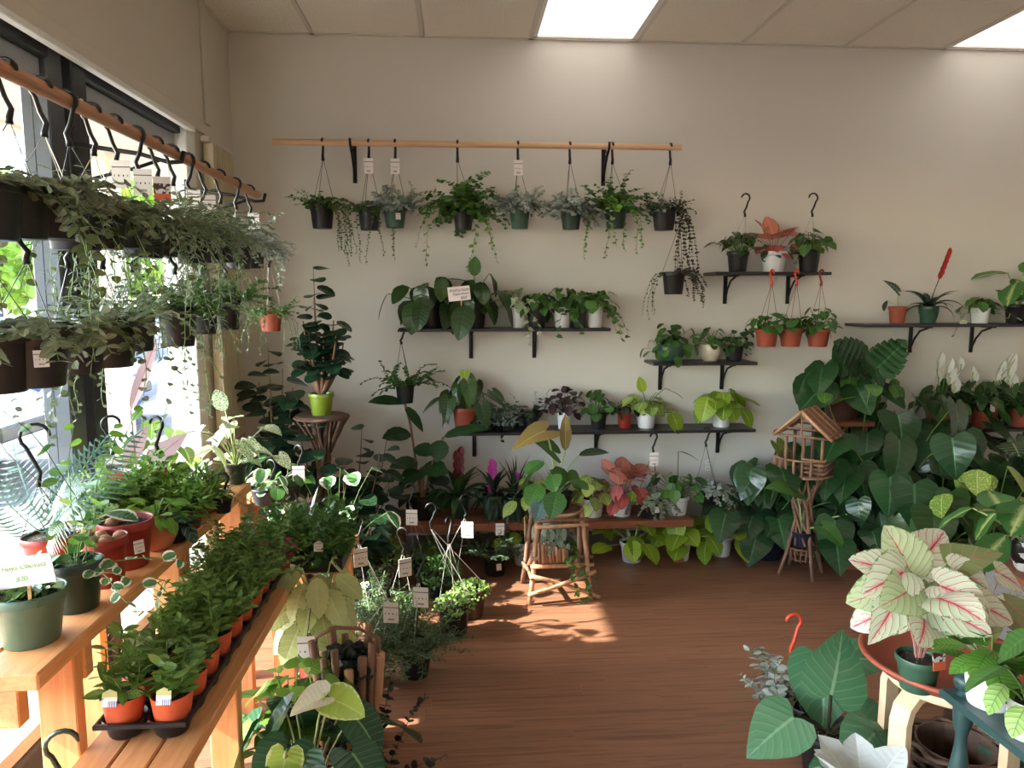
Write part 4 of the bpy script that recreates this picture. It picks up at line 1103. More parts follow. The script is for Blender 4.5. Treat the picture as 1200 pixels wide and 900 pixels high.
# ---- right edge shelves
z = 1.403
P = mk('potted_alocasia', 'small alocasia in terracotta at the left end of the right shelf', S(1051, z), 21, 20, 'taper', 'terra')
P.leaf((-.02, -.02, .2), (-.3, -.1, .25), (0, -.8, .6), .12, 'arrow', 'alocasia_dark_leaf', sr=.005, w=.7).leaf((-.07, 0, .14), (-.4, 0, -.7), (-1, 0, .3), .07, 'oval', 'dark_leaf', sr=.002).done('stempale')
P = mk('potted_bromeliad', 'arching plant with a tall red spike in a green pot', S(1087, z), 22, 20, 'taper', 'green')
P.straps(20, (.14, .22), 'strap_dark_leaf', (70, 25), (1.4, 2.2), .09)
MB().tube([(0, 0, P.z), (.03, 0, .2), (.075, 0, .33)], [.004, .003, .003], 5).obj('flower_stalk', M['stemdk'], P.root, True)
for k in range(9):
    f = k / 8; link('bract', leafmesh('oval', 'red_bract', 0, fold=.3, droop=.0), P.root, frame((.055 + .045 * f, 0, .27 + .14 * f), (.25 + (.12 if k % 2 else -.12) * (1 - f), 0, 1), (0, -1, 0), .055))
P = mk('potted_pothos', 'variegated pothos in a white pot on the right shelf', S(1148, z), 21, 18, 'plain', 'white')
P.rosette(14, 'broad', 'green_leaf', (.06, .08), (.05, .1), (80, 10), (0, 60)).vines(5, (.14, .26), 'broad', 'marble_leaf', .06, .05, (30, 0), 6, azr=(-80, 260), mode='obj').done()
P = mk('potted_dumbcane', 'tall pale-centred dumbcane in a black pot at the right frame edge', S(1190, z), 26, 22, 'taper', 'black')
P.rosette(12, 'oval', 'dumbcane_leaf', (.18, .24), (.1, .26), (88, 50), (-40, 50), stalk=.007, rip=.03).done('stempale')
z = .755
for i, (px, lab) in enumerate(((1100, 'peace lily at the left end of the lower right shelf'), (1152, 'middle peace lily on the lower right shelf, with a white label'), (1194, 'peace lily cut by the right frame edge'))):
    P = mk('peace_lily', lab, S(px, z), 34 - 2 * i, 24, 'taper', 'terra', 'peace lilies on the lower right shelf')
    P.rosette(46, 'lance', 'philodendron_leaf', (.12, .17), (.06, .2), (88, 15), (0, 60), stalk=.0018, w=1.3)
    for k in range(7):
        a = P.u(0, 6.28); rr = P.u(.02, .13); hh = P.u(.22, .38)
        P.leaf((rr * math.cos(a), rr * math.sin(a) - .05, hh), (P.u(-.4, .4), -.1, 1), (0, -1, .1), P.u(.09, .12), 'oval', 'lily_white', 'flower', w=.85, fold=.5, droop=-.1, sr=.002)
        MB().tube([(rr * math.cos(a), rr * math.sin(a) - .058, hh), (rr * math.cos(a), rr * math.sin(a) - .062, hh + .045)], .004, 6).obj('spadix', M['stempale'], P.root, True)
    if i == 1: card(P.root, (-.02, -P.rt - .01, .13), .03, .045, 'tag', 0, 0, 'plant_label')
    P.done()

# ---- back bench
z = BZ
P = mk('tall_seedling_tree', 'tall lanky plant with red stems in a black pot on the low bench', S(495, z, 4.25), 34, 26, 'plain', 'black')
for pts, r in (((( 0, 0, .1), (-.03, 0, .3), (-.06, 0, .55), (-.09, 0, .68)), .007), (((.01, 0, .1), (.05, 0, .3), (.13, 0, .48)), .006), (((0, 0, .1), (0, 0, .2), (.0, -.01, .3)), .012)):
    MB().tube(pts, r, 6).obj('stem', M['trunk'], P.root, True)
for p_, d, ln, sh in (((-.09, 0, .68), (-.7, -.5, .3), .2, 'lance'), ((-.09, 0, .66), (.6, -.2, -.6), .16, 'lance'), ((-.06, 0, .5), (-.6, -.3, .1), .15, 'oval'), ((-.04, 0, .42), (.6, -.4, 0), .12, 'oval'), ((.13, 0, .48), (.8, -.2, .35), .25, 'lance'), ((.12, 0, .46), (-.2, -.5, -.5), .12, 'oval'),
        ((-.02, 0, .33), (-.8, -.3, .1), .15, 'oval'), ((.0, 0, .3), (.7, -.4, .1), .15, 'oval'), ((0, 0, .28), (-.5, -.7, 0), .14, 'oval'), ((-.02, 0, .24), (-.9, 0, -.2), .12, 'oval'), ((.04, 0, .15), (.8, -.3, -.3), .14, 'oval'), ((.05, 0, .2), (.5, .4, .2), .13, 'oval')):
    P.leaf(p_, d, (0, -.5, 1), ln * 1.15, sh, 'deep_green_leaf', stalk=False, w=1.3)
P.rosette(8, 'oval', 'dark_leaf', (.08, .12), (.04, .1), (60, 0), (0, 60)).done()
P = mk('bromeliad', 'dark bromeliad with a closed maroon bud on the low bench', S(538, z, 4.25), 26, 26, 'taper', 'dkgreen')
P.straps(18, (.18, .27), 'strap_green_leaf', (80, 25), (1.2, 2.2), .09)
for k in range(7): link('bract', leafmesh('oval', 'dark_red_bract', k % 3, fold=.3, droop=0), P.root, frame((0, 0, .2 + .025 * k), (.25 * (-1) ** k, -.1, 1), (0, -1, 0), .08))
P = mk('bromeliad', 'bromeliad with a bright magenta bloom on the low bench', S(578, z, 4.22), 26, 28, 'plain', 'green')
P.straps(34, (.16, .26), 'strap_dark_leaf', (85, 10), (1.2, 2.4), .05)
for k in range(8): link('bract', leafmesh('oval', 'pink_bract', k % 3, fold=.2, droop=0), P.root, frame((.03 * (k % 2) - .02, -.01, .15 + .02 * k), (.35 * (-1) ** k, -.1, 1), (0, -1, .1), .075))
P = mk('bromeliad', 'thin-leaved bromeliad with a pale pink bloom on the low bench', S(604, z, 4.22), 24, 26, 'plain', 'green')
P.straps(46, (.16, .3), 'strap_dark_leaf', (88, 10), (.8, 2.2), .025)
for k in range(6): link('bract', leafmesh('lance', 'pink_bract', k % 3, fold=.2, droop=0), P.root, frame((.01, -.01, .15 + .015 * k), (.15 * (-1) ** k, -.1, 1), (0, -1, .1), .065))
P.tag(-.02, -.1, -.16, .05, .07)
P = mk('potted_aglaonema', 'green plant in a white pot on the low bench, left of the twig stool', S(630, z, 4.2), 28, 24, 'flute', 'white')
P.rosette(20, 'oval', 'golden_variegated_leaf', (.1, .14), (.08, .18), (88, 10), (0, 50)).done()
P = mk('potted_pothos', 'speckled plant in a white pot on the low bench, right of the twig stool', S(694, z, 4.22), 30, 22, 'flute', 'white')
P.rosette(22, 'broad', 'golden_variegated_leaf', (.07, .1), (.06, .18), (88, 5), (0, 60)).done()
P = mk('potted_aglaonema', 'large salmon and crimson plant in a white fluted pot', S(728, z, 4.22), 28, 24, 'flute', 'white')
P.rosette(12, 'broad', 'aglaonema_pink_leaf', (.13, .16), (.1, .18), (88, 50), (-70, 0)).rosette(16, 'broad', 'aglaonema_red_leaf', (.1, .13), (.06, .13), (60, 5), (0, 50)).done('stempink')
P.leaf((.03, -.1, .1), (.1, -.4, .8), (0, -1, .2), .08, 'broad', 'golden_leaf').done()
for px, lab, hk, lm, tag in ((762, 'black basket of silvery leaves standing by the salmon plant', (766, 512), 'silver_green_leaf', True), (830, 'silvery basket hanging by its hook from the long shelf', (828, 506), 'silver_leaf', False)):
    p = S(px, z, 4.18) if tag else PY(px, 590, 4.24)
    P = mk('hanging_silver_plant', lab, p, 32, 24 if tag else 20)
    h_ = PY(*hk, p.y)
    P.hang(h_.z, off=(h_.x - p.x, 0), rz=R(20), r=.024, lo=.09)
    P.dome(300, P.rt * 1.15, .05, 'tinyr', lm, .03).vines(16, (.08, .16), 'tinyr', lm, .028, .014, (30, 0), 10, pair=True).done()
    if tag: P.tag(h_.z - p.z - .13, h_.x - p.x, -.02, .05, .08); P.sticker()
P = mk('potted_pothos', 'upright pothos in a white pot on the low bench between two baskets', S(793, z, 4.22), 28, 22, 'flute', 'white')
P.rosette(26, 'broad', 'pothos_leaf', (.06, .09), (.06, .22), (88, 20), (0, 60)).leaf((.0, 0, .38), (.5, -.1, -.1), (0, 0, 1), .14, 'lance', 'pothos_leaf').done()
# ---- golden philodendrons on the floor and white pots
for px, py, lab, ls in ((740, 657, 'golden philodendron in a white pot on the floor, left of three', .15), (796, 655, 'golden philodendron on the floor, middle of three, leaf over its pot', .15), (844, 650, 'golden philodendron on the floor, right of three', .14)):
    P = mk('potted_philodendron', lab, Fz(px, py), 28, 24, 'flute', 'white', 'golden philodendrons on the floor')
    P.rosette(17, 'broad', 'golden_leaf', (ls * .85, ls * 1.15), (.08, .2), (80, 5), (-20, 60)).done('stempale')
P = mk('potted_aglaonema', 'white pot on the floor half hidden behind the twig stool', Fz(614, 660), 30, 28, 'flute', 'white')
P.rosette(12, 'oval', 'golden_leaf', (.1, .13), (.08, .2), (80, 10), (0, 50)).done()
P = mk('potted_asparagus_fern', 'feathery dark plant in a black pot with a white sticker on the floor', Fz(580, 672), 32, 26)
P.vines(46, (.1, .2), 'tinyn', 'rosemary_leaf', .035, .012, (85, 20), 2, pair=True).done(); P.sticker(-1.3)
P = mk('potted_philodendron', 'dark heavy plant in a navy pot right of the golden philodendrons', Fz(896, 652), 42, 32, 'plain', 'navy')
P.rosette(24, 'heart', 'monstera_leaf', (.18, .24), (.14, .62), (86, 20), (10, 70), face=(-.2, -1, 0), fw=.45, stalk=.005).done()
P.leaf((0, -.1, .72), (.2, -.2, -.3), (0, 0, 1), .2, 'heart', 'golden_variegated_leaf').leaf((-.12, -.1, .56), (-.5, -.3, -.6), (0, -.4, 1), .2, 'heart', 'monstera_leaf').done()
#@@P2
# ---- big monstera mass on the right
p = PY(985, 490, 4.3)
st_ = thing('plant_stool', 'dark pedestal hidden in foliage under the split-leaved plant', 'stool', (p.x, 4.3, 0))
MB().rbox((-.14, -.14, p.z - .03), (.14, .14, p.z - .002), .004).obj('seat', M['brownbench'], st_)
for sx in (-1, 1):
    for sy in (-1, 1): MB().tube([(sx * .12, sy * .12, 0), (sx * .1, sy * .1, p.z - .03)], .014, 8).obj('leg', M['brownbench'], st_, True)
P = mk('potted_monstera', 'split-leaved plant in a brown pot high against the wall', p, 44, 32, 'taper', 'brown')
P.rosette(15, 'shield', 'monstera_leaf', (.17, .23), (.1, .3), (86, 10), (10, 70), face=(-.3, -1, 0), fw=.5, stalk=.005)
P.leaf((.13, -.16, .33), (.45, -.1, .5), (0, -1, .35), .22, 'split', 'monstera_leaf', droop=.1, fold=.05).leaf((.03, -.14, .36), (-.5, -.1, .35), (0, -1, .4), .22, 'split', 'monstera_leaf', droop=.1, fold=.05).leaf((-.17, -.1, .22), (-.6, -.3, -.5), (0, -1, .5), .22, 'shield', 'monstera_leaf').done()
def bigmass(name, label, loc, n, Lr, pet, shape, mat, pot, el=(88, 10), fw=.5, tilt=(10, 75), extra=()):
    P = Plant(name, label, loc, pot)
    P.rosette(n, shape, mat, Lr, pet, el, tilt, face=(-.1, -1, 0), fw=fw, stalk=.005, droop=.3)
    for e in extra: P.leaf(*e)
    P.done(); return P
bigmass('potted_monstera', 'spreading dark plant in terracotta at the floor right of the birdhouse stand', (2.28, 4.05, 0), 40, (.15, .22), (.12, .5), 'heart', 'monstera_leaf', ('taper', .12, .18, 'terra'))
bigmass('potted_monstera', 'tallest of the dark heart-leaved plants below the bare wall', (2.6, 4.22, 0), 46, (.18, .26), (.3, .86), 'heart', 'monstera_leaf', ('taper', .13, .22, 'black'), el=(88, 30))
bigmass('potted_monstera', 'dark round-leaved plant under the peace lily shelf', (2.95, 4.12, 0), 44, (.18, .26), (.2, .66), 'shield', 'monstera_leaf', ('taper', .13, .22, 'black'), el=(88, 15))
bigmass('potted_philodendron', 'glossy low plant in front of the dark mass, right of the terracotta one', (2.62, 3.75, 0), 34, (.17, .24), (.15, .45), 'heart', 'philodendron_leaf', ('taper', .12, .18, 'black'), el=(80, 5))
bigmass('potted_philodendron', 'dark leafy plant low beside the grey cabinet', (3.1, 3.85, 0), 34, (.16, .22), (.15, .55), 'heart', 'philodendron_leaf', ('taper', .12, .18, 'black'), el=(85, 10))
P = bigmass('potted_pothos', 'tall climbing pothos with bright tip leaves by the bare wall', (2.42, 4.3, 0), 12, (.1, .14), (.7, .95), 'broad', 'pothos_leaf', ('taper', .1, .2, 'black'), el=(88, 65),
    extra=(((.0, -.1, 1.02), (.8, -.1, -.1), (0, 0, 1), .18, 'heart', 'green_leaf'), ((-.12, -.1, .98), (-.8, -.2, -.1), (0, 0, 1), .14, 'heart', 'golden_variegated_leaf')))
P = bigmass('potted_pothos', 'yellow-speckled pothos glowing among the dark leaves', (2.78, 3.6, 0), 9, (.13, .17), (.45, .6), 'broad', 'golden_variegated_leaf', ('taper', .09, .15, 'black'), el=(88, 60))
P = mk('potted_calathea', 'zebra-striped dark plant at the right edge under the shelf', Fz(1180, 660), 40, 40, 'taper', 'black')
P.rosette(16, 'oval', 'zebra_leaf', (.22, .28), (.25, .6), (88, 40), (-40, 30), stalk=.004, w=1.1).done()

# grey cabinet with brown top, right edge
q = PZ(1146, 652, .52)
cb = thing('side_cabinet', 'grey cabinet with a brown edge at the right frame edge', 'cabinet', (0, 0, 0))
box('top', (q.x, q.y - .75, .49), (q.x + .9, q.y, .52), M['brownbench'], cb, .006)
box('side_panel', (q.x + .02, q.y - .73, 0), (q.x + .04, q.y - .02, .49), M['grey'], cb)
box('back_panel', (q.x + .04, q.y - .04, 0), (q.x + .86, q.y - .02, .49), M['grey'], cb)
box('side_panel', (q.x + .86, q.y - .73, 0), (q.x + .88, q.y - .02, .49), M['grey'], cb)
box('door', (q.x + .045, q.y - .735, .03), (q.x + .85, q.y - .715, .48), M['grey'], cb)
p = PZ(1202, 668, .52)
P = mk('potted_monstera', 'bright variegated plant in a black and white zebra pot', p, 34, 36, 'bowl', 'zebra')
P.rosette(9, 'oval', 'dumbcane_leaf', (.16, .22), (.12, .22), (85, 30), (-40, 50), azr=(90, 280), stalk=.006, rip=.05, w=1.2)
P.leaf((-.02, -.12, .28), (.3, -.1, .5), (0, -1, .2), .18, 'split', 'pothos_leaf').leaf((-.13, -.05, .16), (-.6, -.1, -.6), (0, -1, .5), .2, 'oval', 'dumbcane_leaf').done('stempale')
P = mk('potted_begonia', 'dull pink small-leaved plant beside the grey cabinet', Fz(1135, 700), 30, 24, 'taper', 'black')
P.rosette(24, 'broad', 'olive_caladium_leaf', (.06, .09), (.1, .3), (88, 20), (0, 60)).done()

# ================================================================ twig furniture
def stick(parent, a, b, r=.01, name='stick', mat='stick', bend=0, rn=random.Random(9), n=4):
    a = Vector(a); b = Vector(b); pts = []
    off = Vector((rn.uniform(-1, 1), rn.uniform(-1, 1), rn.uniform(-1, 1))) * bend
    for i in range(n + 1):
        f = i / n; pts.append(a.lerp(b, f) + off * math.sin(math.pi * f) + Vector((rn.uniform(-1, 1), rn.uniform(-1, 1), 0)) * r * .15)
    o = MB().tube(pts, [r * rn.uniform(.85, 1.1) for _ in pts], 7).obj(name, M[mat], parent, True)
    return o
def ring(parent, c, r, tr, name='ring', mat='stick', a0=0, a1=360, n=24, sy=1):
    pts = [(c[0] + r * math.cos(R(a0 + (a1 - a0) * k / n)), c[1] + sy * r * math.sin(R(a0 + (a1 - a0) * k / n)), c[2]) for k in range(n + 1)]
    return MB().tube(pts, tr, 6, a1 - a0 < 360).obj(name, M[mat], parent, True)
# birdhouse stand
p = Fz(938, 672); sc = ppm(p)
bs = thing('birdhouse_stand', 'rustic twig birdhouse stand with a roof of sticks', 'plant stand', p, R(-42))
bs.scale = (.88, .88, .93)
s_ = 1 / sc
Hh = 190 * s_
for k in range(4):
    a = R(45 + 90 * k); c_, n_ = math.cos(a), math.sin(a)
    stick(bs, (.15 * c_, .15 * n_, 0), (.035 * c_, .035 * n_, .42), .012, 'leg', bend=.015)
for k in range(9):
    a = R(20 + 40 * k); stick(bs, (.09 * math.cos(a), .09 * math.sin(a), .2), (-.11 * math.cos(a + .9), -.11 * math.sin(a + .9), .62), .008, 'stick', bend=.02)
ring(bs, (0, 0, .17), .085, .006); ring(bs, (0, 0, .1), .065, .005)
for k in range(14):
    a = R(k * 360 / 14); stick(bs, (.065 * math.cos(a), .065 * math.sin(a), .09), (.085 * math.cos(a), .085 * math.sin(a), .175), .006, 'picket', n=1)
pz = .63
MB().lathe([(.001, pz), (.17, pz), (.17, pz + .012), (.001, pz + .012)], 20).obj('platform', M['stick'], bs)
ring(bs, (-.02, 0, pz + .0), .17, .007, mat='stick_light', a0=130, a1=330)
ring(bs, (-.02, 0, pz + .1), .17, .006, a0=130, a1=330)
for k in range(12):
    a = R(133 + 17 * k); stick(bs, (-.02 + .168 * math.cos(a), .168 * math.sin(a), pz), (-.02 + .17 * math.cos(a), .17 * math.sin(a), pz + .1), .009, 'picket', n=1)
for x, y in ((-.1, -.09), (.12, -.09), (-.1, .09), (.12, .09), (.01, -.1), (.01, .1)): stick(bs, (x, y, pz), (x, y, pz + .24), .011, 'post', n=2)
for zz in (.03, .055, .08, .105): stick(bs, (.01, -.115, pz + zz), (.14, -.115, pz + zz), .009, 'rail', n=2); stick(bs, (.14, -.11, pz + zz), (.14, .1, pz + zz), .009, 'rail', n=2)
ry = pz + .24
for sy in (-1, 1):                                     # gable fronts
    stick(bs, (-.15, sy * .12, ry), (.17, sy * .12, ry), .009, 'rail', n=2)
    stick(bs, (-.15, sy * .12, ry), (0, sy * .12, ry + .13), .009, 'rafter', n=2)
    stick(bs, (.17, sy * .12, ry), (0, sy * .12, ry + .13), .009, 'rafter', n=2)
    stick(bs, (0, sy * .12, ry), (0, sy * .12, ry + .12), .007, 'rail', n=1)
    stick(bs, (-.09, sy * .12, ry + .045), (.1, sy * .12, ry + .045), .007, 'rail', n=1)
for sgn, xe in ((1, .19), (-1, -.17)):
    for k in range(13):
        y = -.14 + .0235 * k; stick(bs, (0, y, ry + .15), (xe, y, ry - .005), .0095, 'roof_stick', 'stick_light' if k % 4 == 0 else 'stick', n=1)
    stick(bs, (xe * .93, -.15, ry + .02), (xe * .93, .15, ry + .02), .007, 'rail', n=1)
loc = Vector(p) + Vector((0, 0, .172))
P = Plant('potted_alocasia', 'dark alocasia in a navy pot held inside the birdhouse stand', loc, ('plain', .078, .085, 'navy'))
P.leaf((-.13, -.16, .36), (-.5, -.2, .2), (0, -.6, 1), .2, 'arrow', 'green_leaf', sr=.006).leaf((.04, -.16, .15), (.3, -.35, -.25), (0, -.6, 1), .17, 'arrow', 'green_leaf', sr=.005)
P.leaf((.2, -.1, .2), (.7, -.2, -.1), (0, -.2, 1), .2, 'arrow', 'deep_green_leaf', sr=.005).done('stempale')
P.st.tube([(0, 0, .07), (.0, -.01, .2)], [.012, .006], 6); P.done('stempale')

# twig stool with basket
p = Fz(652, 694); 
ts = thing('twig_stool', 'rustic bent-twig stool standing in the patch of sun', 'plant stand', p, R(6))
hw = .165; top = .46
L4 = [(-hw, -.13), (hw - .02, -.13), (-hw + .02, .15), (hw - .02, .15)]
for k, (x, y) in enumerate(L4): stick(ts, (x * 1.05, y * 1.05, 0), (x * .75, y * .7, top), .014, 'leg', 'stick_light' if k < 2 else 'stick', bend=.012)
stick(ts, (-hw - .01, -.15, .16), (hw + .03, -.15, .02), .011, 'cross_brace', 'stick_light', bend=.01)
stick(ts, (-hw - .02, -.155, .06), (hw + .01, -.145, .16), .011, 'cross_brace', 'stick_light', bend=.01)
for sx in (-1, 1): stick(ts, (sx * hw, -.14, .14), (sx * (hw - .01), .15, .12), .01, 'rail', bend=.01)
stick(ts, (-hw, -.13, .2), (hw, -.13, .19), .012, 'rail', 'stick_light'); stick(ts, (-hw, -.12, .24), (hw, -.12, .23), .009, 'rail')
for zz in (.4, .43): stick(ts, (-.14, -.11, zz), (.14, -.11, zz), .01, 'rail', 'stick_light' if zz < .41 else 'stick')
for k, tr in enumerate((.12, .135)): ring(ts, (0, 0, top - .01 + .012 * k), tr, .008, mat='stick_light' if k else 'stick')
MB().lathe([(.001, top - .02), (.12, top - .02), (.12, top - .01), (.001, top - .01)], 20).obj('seat', M['stick'], ts)
for k in range(9): x = -.12 + .018 * k; stick(ts, (x, -.135 + .0, .22), (x - .012, -.16, .33 - .005 * k), .0085, 'picket', 'stick_light' if k % 2 else 'stick', n=2)
for k in range(5): x = .1 + .02 * k; stick(ts, (x * .95, -.12 + .03 * k, .15), (x * .9, -.11 + .03 * k, .4), .011, 'upright', n=2)
stick(ts, (-.17, -.11, .2), (-.1, -.09, top), .012, 'upright', bend=.02); stick(ts, (-.19, -.11, .33), (-.19, -.09, .45), .006, 'upright', n=2)
MB().lathe([(.001, .2), (.11, .2), (.11, .208), (.001, .208)], 16).obj('shelf', M['stick'], ts)
P = Plant('potted_alocasia', 'alocasia with tall bronze leaves in a black pot on top of the twig stool', Vector(p) + Vector((.0, 0, top + .008)), ('plain', .085, .08, 'black'))
P.leaf((-.07, -.06, .42), (-.5, -.3, -.1), (0, -.5, 1), .22, 'arrow', 'bronze_leaf', sr=.006).leaf((-.02, -.02, .3), (-.5, -.2, .5), (0, -.5, 1), .2, 'arrow', 'green_leaf', sr=.005).leaf((.11, -.02, .28), (.7, -.1, .25), (0, -.2, 1), .16, 'oval', 'deep_green_leaf', sr=.004)
P.leaf((.04, 0, .3), (.05, .1, .9), (0, -1, 0), .2, 'lance', 'bronze_leaf', sr=.005)
P.rosette(14, 'broad', 'green_leaf', (.1, .14), (.08, .2), (85, 15), (0, 50)).leaf((-.09, -.12, .08), (-.2, -.3, -.5), (0, -1, .3), .12, 'broad', 'bluish_leaf').done('stempale')
P = Plant('potted_ivy', 'trailing ivy in a pale pot in the twig stool basket', Vector(p) + Vector((-.02, -.02, .215)), ('plain', .06, .09, 'white'))
P.rosette(26, 'arrow', 'silver_green_leaf', (.05, .075), (.05, .12), (88, 0), (0, 60), face=(0, -1, 0), fw=.5).vines(5, (.2, .36), 'arrow', 'pothos_leaf', .055, .045, (10, -10), 7, azr=(270, 360), mode='obj').done()

# corner twig pedestal with lime pot tree
tp_ = PY(377, 486, 3.95)
ps = thing('twig_pedestal', 'tall dark twig pedestal in the left corner', 'plant stand', (tp_.x, 3.95, 0), 0)
hh = tp_.z
MB().lathe([(.001, hh - .02), (.13, hh - .02), (.14, hh - .01), (.13, hh), (.001, hh)], 22).obj('top', M['stick_dark'], ps)
ring(ps, (0, 0, hh - .012), .14, .008, mat='stick_dark')
rr_ = random.Random(4)
for k in range(12):
    a = R(30 * k); stick(ps, (.135 * math.cos(a), .135 * math.sin(a), hh - .02), (.045 * math.cos(a + .4), .045 * math.sin(a + .4), hh - .2), .007, 'brace', 'stick_dark', bend=.01)
for k in range(8):
    a = R(45 * k); stick(ps, (.05 * math.cos(a), .05 * math.sin(a), hh - .03), (-.04 * math.cos(a + .8), -.04 * math.sin(a + .8), .3), .014, 'stem', 'stick_dark', bend=.03)
for k in range(4):
    a = R(45 + 90 * k); stick(ps, (.03 * math.cos(a), .03 * math.sin(a), .4), (.17 * math.cos(a), .17 * math.sin(a), 0), .013, 'leg', 'stick_dark', bend=.02)
P = mk('potted_ficus', 'small tree with round dark leaves in a lime green pot', Vector((tp_.x, 3.95, hh)), 30, 26, 'taper', 'lime')
trn_ = random.Random(12)
def branchy(P, tips, shape, mat, Lr, per, name='branch', r=.01, base=(0, 0)):
    for tx, ty, tz in tips:
        b = Vector((base[0], base[1], P.z)); e_ = Vector((tx, ty, tz)); c_ = Vector((tx * .75, ty * .75, P.z + (tz - P.z) * .35))
        pts = [b.lerp(c_, t_).lerp(c_.lerp(e_, t_), t_) for t_ in (0, .2, .4, .6, .8, 1)]
        MB().tube(pts, [r, r * .8, r * .65, r * .5, r * .35, r * .25], 6).obj(name, M['trunk'], P.root, True)
        for k in range(per):
            f = .45 + .55 * (k + .5) / per; q_ = b.lerp(c_, f).lerp(c_.lerp(e_, f), f)
            a = P.u(0, 6.283); d = Vector((math.cos(a), math.sin(a), P.u(-.3, .5))); q2 = q_ + d * .02
            P.leaf(q2, d, (0, -.35, 1), P.u(*Lr), shape, mat, stalk=False, w=1.0)
branchy(P, [(-.1, 0, .42), (.08, -.02, .5), (.02, .05, .46), (-.04, -.06, .44), (.12, .03, .38), (-.02, .0, .62), (.03, -.05, .4), (.1, -.07, .44), (-.07, -.05, .5)], 'round', 'round_dark_leaf', (.06, .09), 14, r=.014)
branchy(P, [(-.02, 0, .78)], 'round', 'round_dark_leaf', (.08, .1), 11, r=.006)
# dark plant left of it (behind), and clumps beneath
p = PY(318, 600, 3.9); p.z = .775
P = mk('potted_ficus', 'dark rubber plant with layered oval leaves left of the lime pot', (-1.02, 4.1, .582), 40, 26, 'plain', 'black')
branchy(P, [(-.02, -.02, .72), (-.08, 0, .52), (.06, -.04, .6), (.0, -.1, .46), (.1, .02, .36), (.12, -.08, .5)], 'broad', 'round_dark_leaf', (.09, .13), 9, r=.008)
P.done()
P = mk('potted_peperomia', 'glossy plant with white-glinting round leaves by the pedestal', (-1.03, 3.86, .582), 40, 24, 'plain', 'black')
P.rosette(26, 'round', 'round_dark_leaf', (.07, .1), (.08, .18), (88, 10), (-10, 50)).done()
P = mk('dracaena', 'dark maroon spiky plant in a low black bowl on the tray bench end', (-.66, 3.12, .535), 46, 14, 'plain', 'black')
P.straps(14, (.14, .2), 'dark_purple_leaf', (75, 40), (.4, .9), .05)
for i, (x, y, h_, n_, lab) in enumerate(((-.64, 4.05, .95, 10, 'big dark leafy shrub in the corner with sunlit leaves in front'), (-.66, 3.75, .56, 9, 'lower dark shrub before the corner with white-edged sunlit leaves'))):
    P = Plant('potted_shrub', lab, (x, y, 0), ('taper', .12, .2, 'black'))
    branchy(P, [(.24 * math.cos(k * 2.4), .2 * math.sin(k * 2.4), h_ * (.55 + .45 * ((k * 37) % 10) / 10)) for k in range(13)], 'broad', ('round_dark_leaf', 'round_dark_leaf')[i], (.08, .13), n_, r=.008)
    if i: P.rosette(16, 'broad', 'white_edge_leaf', (.08, .11), (.45, .62), (85, 40), (-10, 40))
    P.done()
#@@P3
# ================================================================ window baskets
def onX(px, z, X):
    a = 300.
    for _ in range(12):
        p = PX(px, a, X); a += (p.z - z) * ppm(p)
    return PX(px, a, X)
up_px = [-14, 22, 62, 90, 118, 143, 168, 190, 208, 226, 244, 262, 280, 296]
for i, px in enumerate(up_px):
    p = onX(px, 1.69, WX); p.z = 1.69 + .01 * (i % 3)
    ord_ = ('first', 'second', 'third', 'fourth', 'fifth', 'sixth', 'seventh', 'eighth', 'ninth', 'tenth', 'eleventh', 'twelfth', 'thirteenth', 'last')[i]
    kind = 'dark broad-leaved' if i < 5 else 'long thin grey-green' if i < 9 else 'silvery string-leaved' if i < 12 else 'pinkish silver'
    P = Plant('hanging_plant', '%s basket, %s from the camera in the upper window tier' % (kind, ord_), p, ('taper', .075 if i < 9 else .065, .115, 'black'), 'upper tier of baskets at the window')
    P.hang(WZ, rz=R(180 if i % 3 else 0), r=.024, lo=.11, wire='wire' if i % 2 else 'wirelight')
    if i < 5:
        P.vines(17, (.06, .17), 'oval', 'grey_green_leaf', .045, .022, (45, 0), 9, pair=True).vines(5, (.25, .5), 'broad', 'olive_leaf', .035, .035, (20, 0), 9)
    elif i < 9:
        P.vines(36, (.1, .24), 'tinyn', 'grey_green_leaf', .05, .015, (60, -5), 6, fold=.1).vines(9, (.3, .55), 'tinyn', 'silver_green_leaf', .035, .02, (20, 0), 9)
    elif i < 12:
        P.vines(30, (.08, .2), 'tinyr', 'silver_green_leaf', .026, .014, (70, 0), 6, pair=True).vines(7, (.3, .5), 'tinyn', 'grey_green_leaf', .03, .02, (10, -10), 14)
    else:
        P.vines(30, (.08, .22), 'tinyr', 'silver_leaf', .03, .016, (60, -10), 6, pair=True)
    if i in (5, 6, 7, 9, 10, 13): P.tag(WZ - p.z - .14, .02, -.02, .05, .075, 'tag' if i != 7 else 'tagphoto', rz=R(8 * (i % 4) - 8))
    P.done()
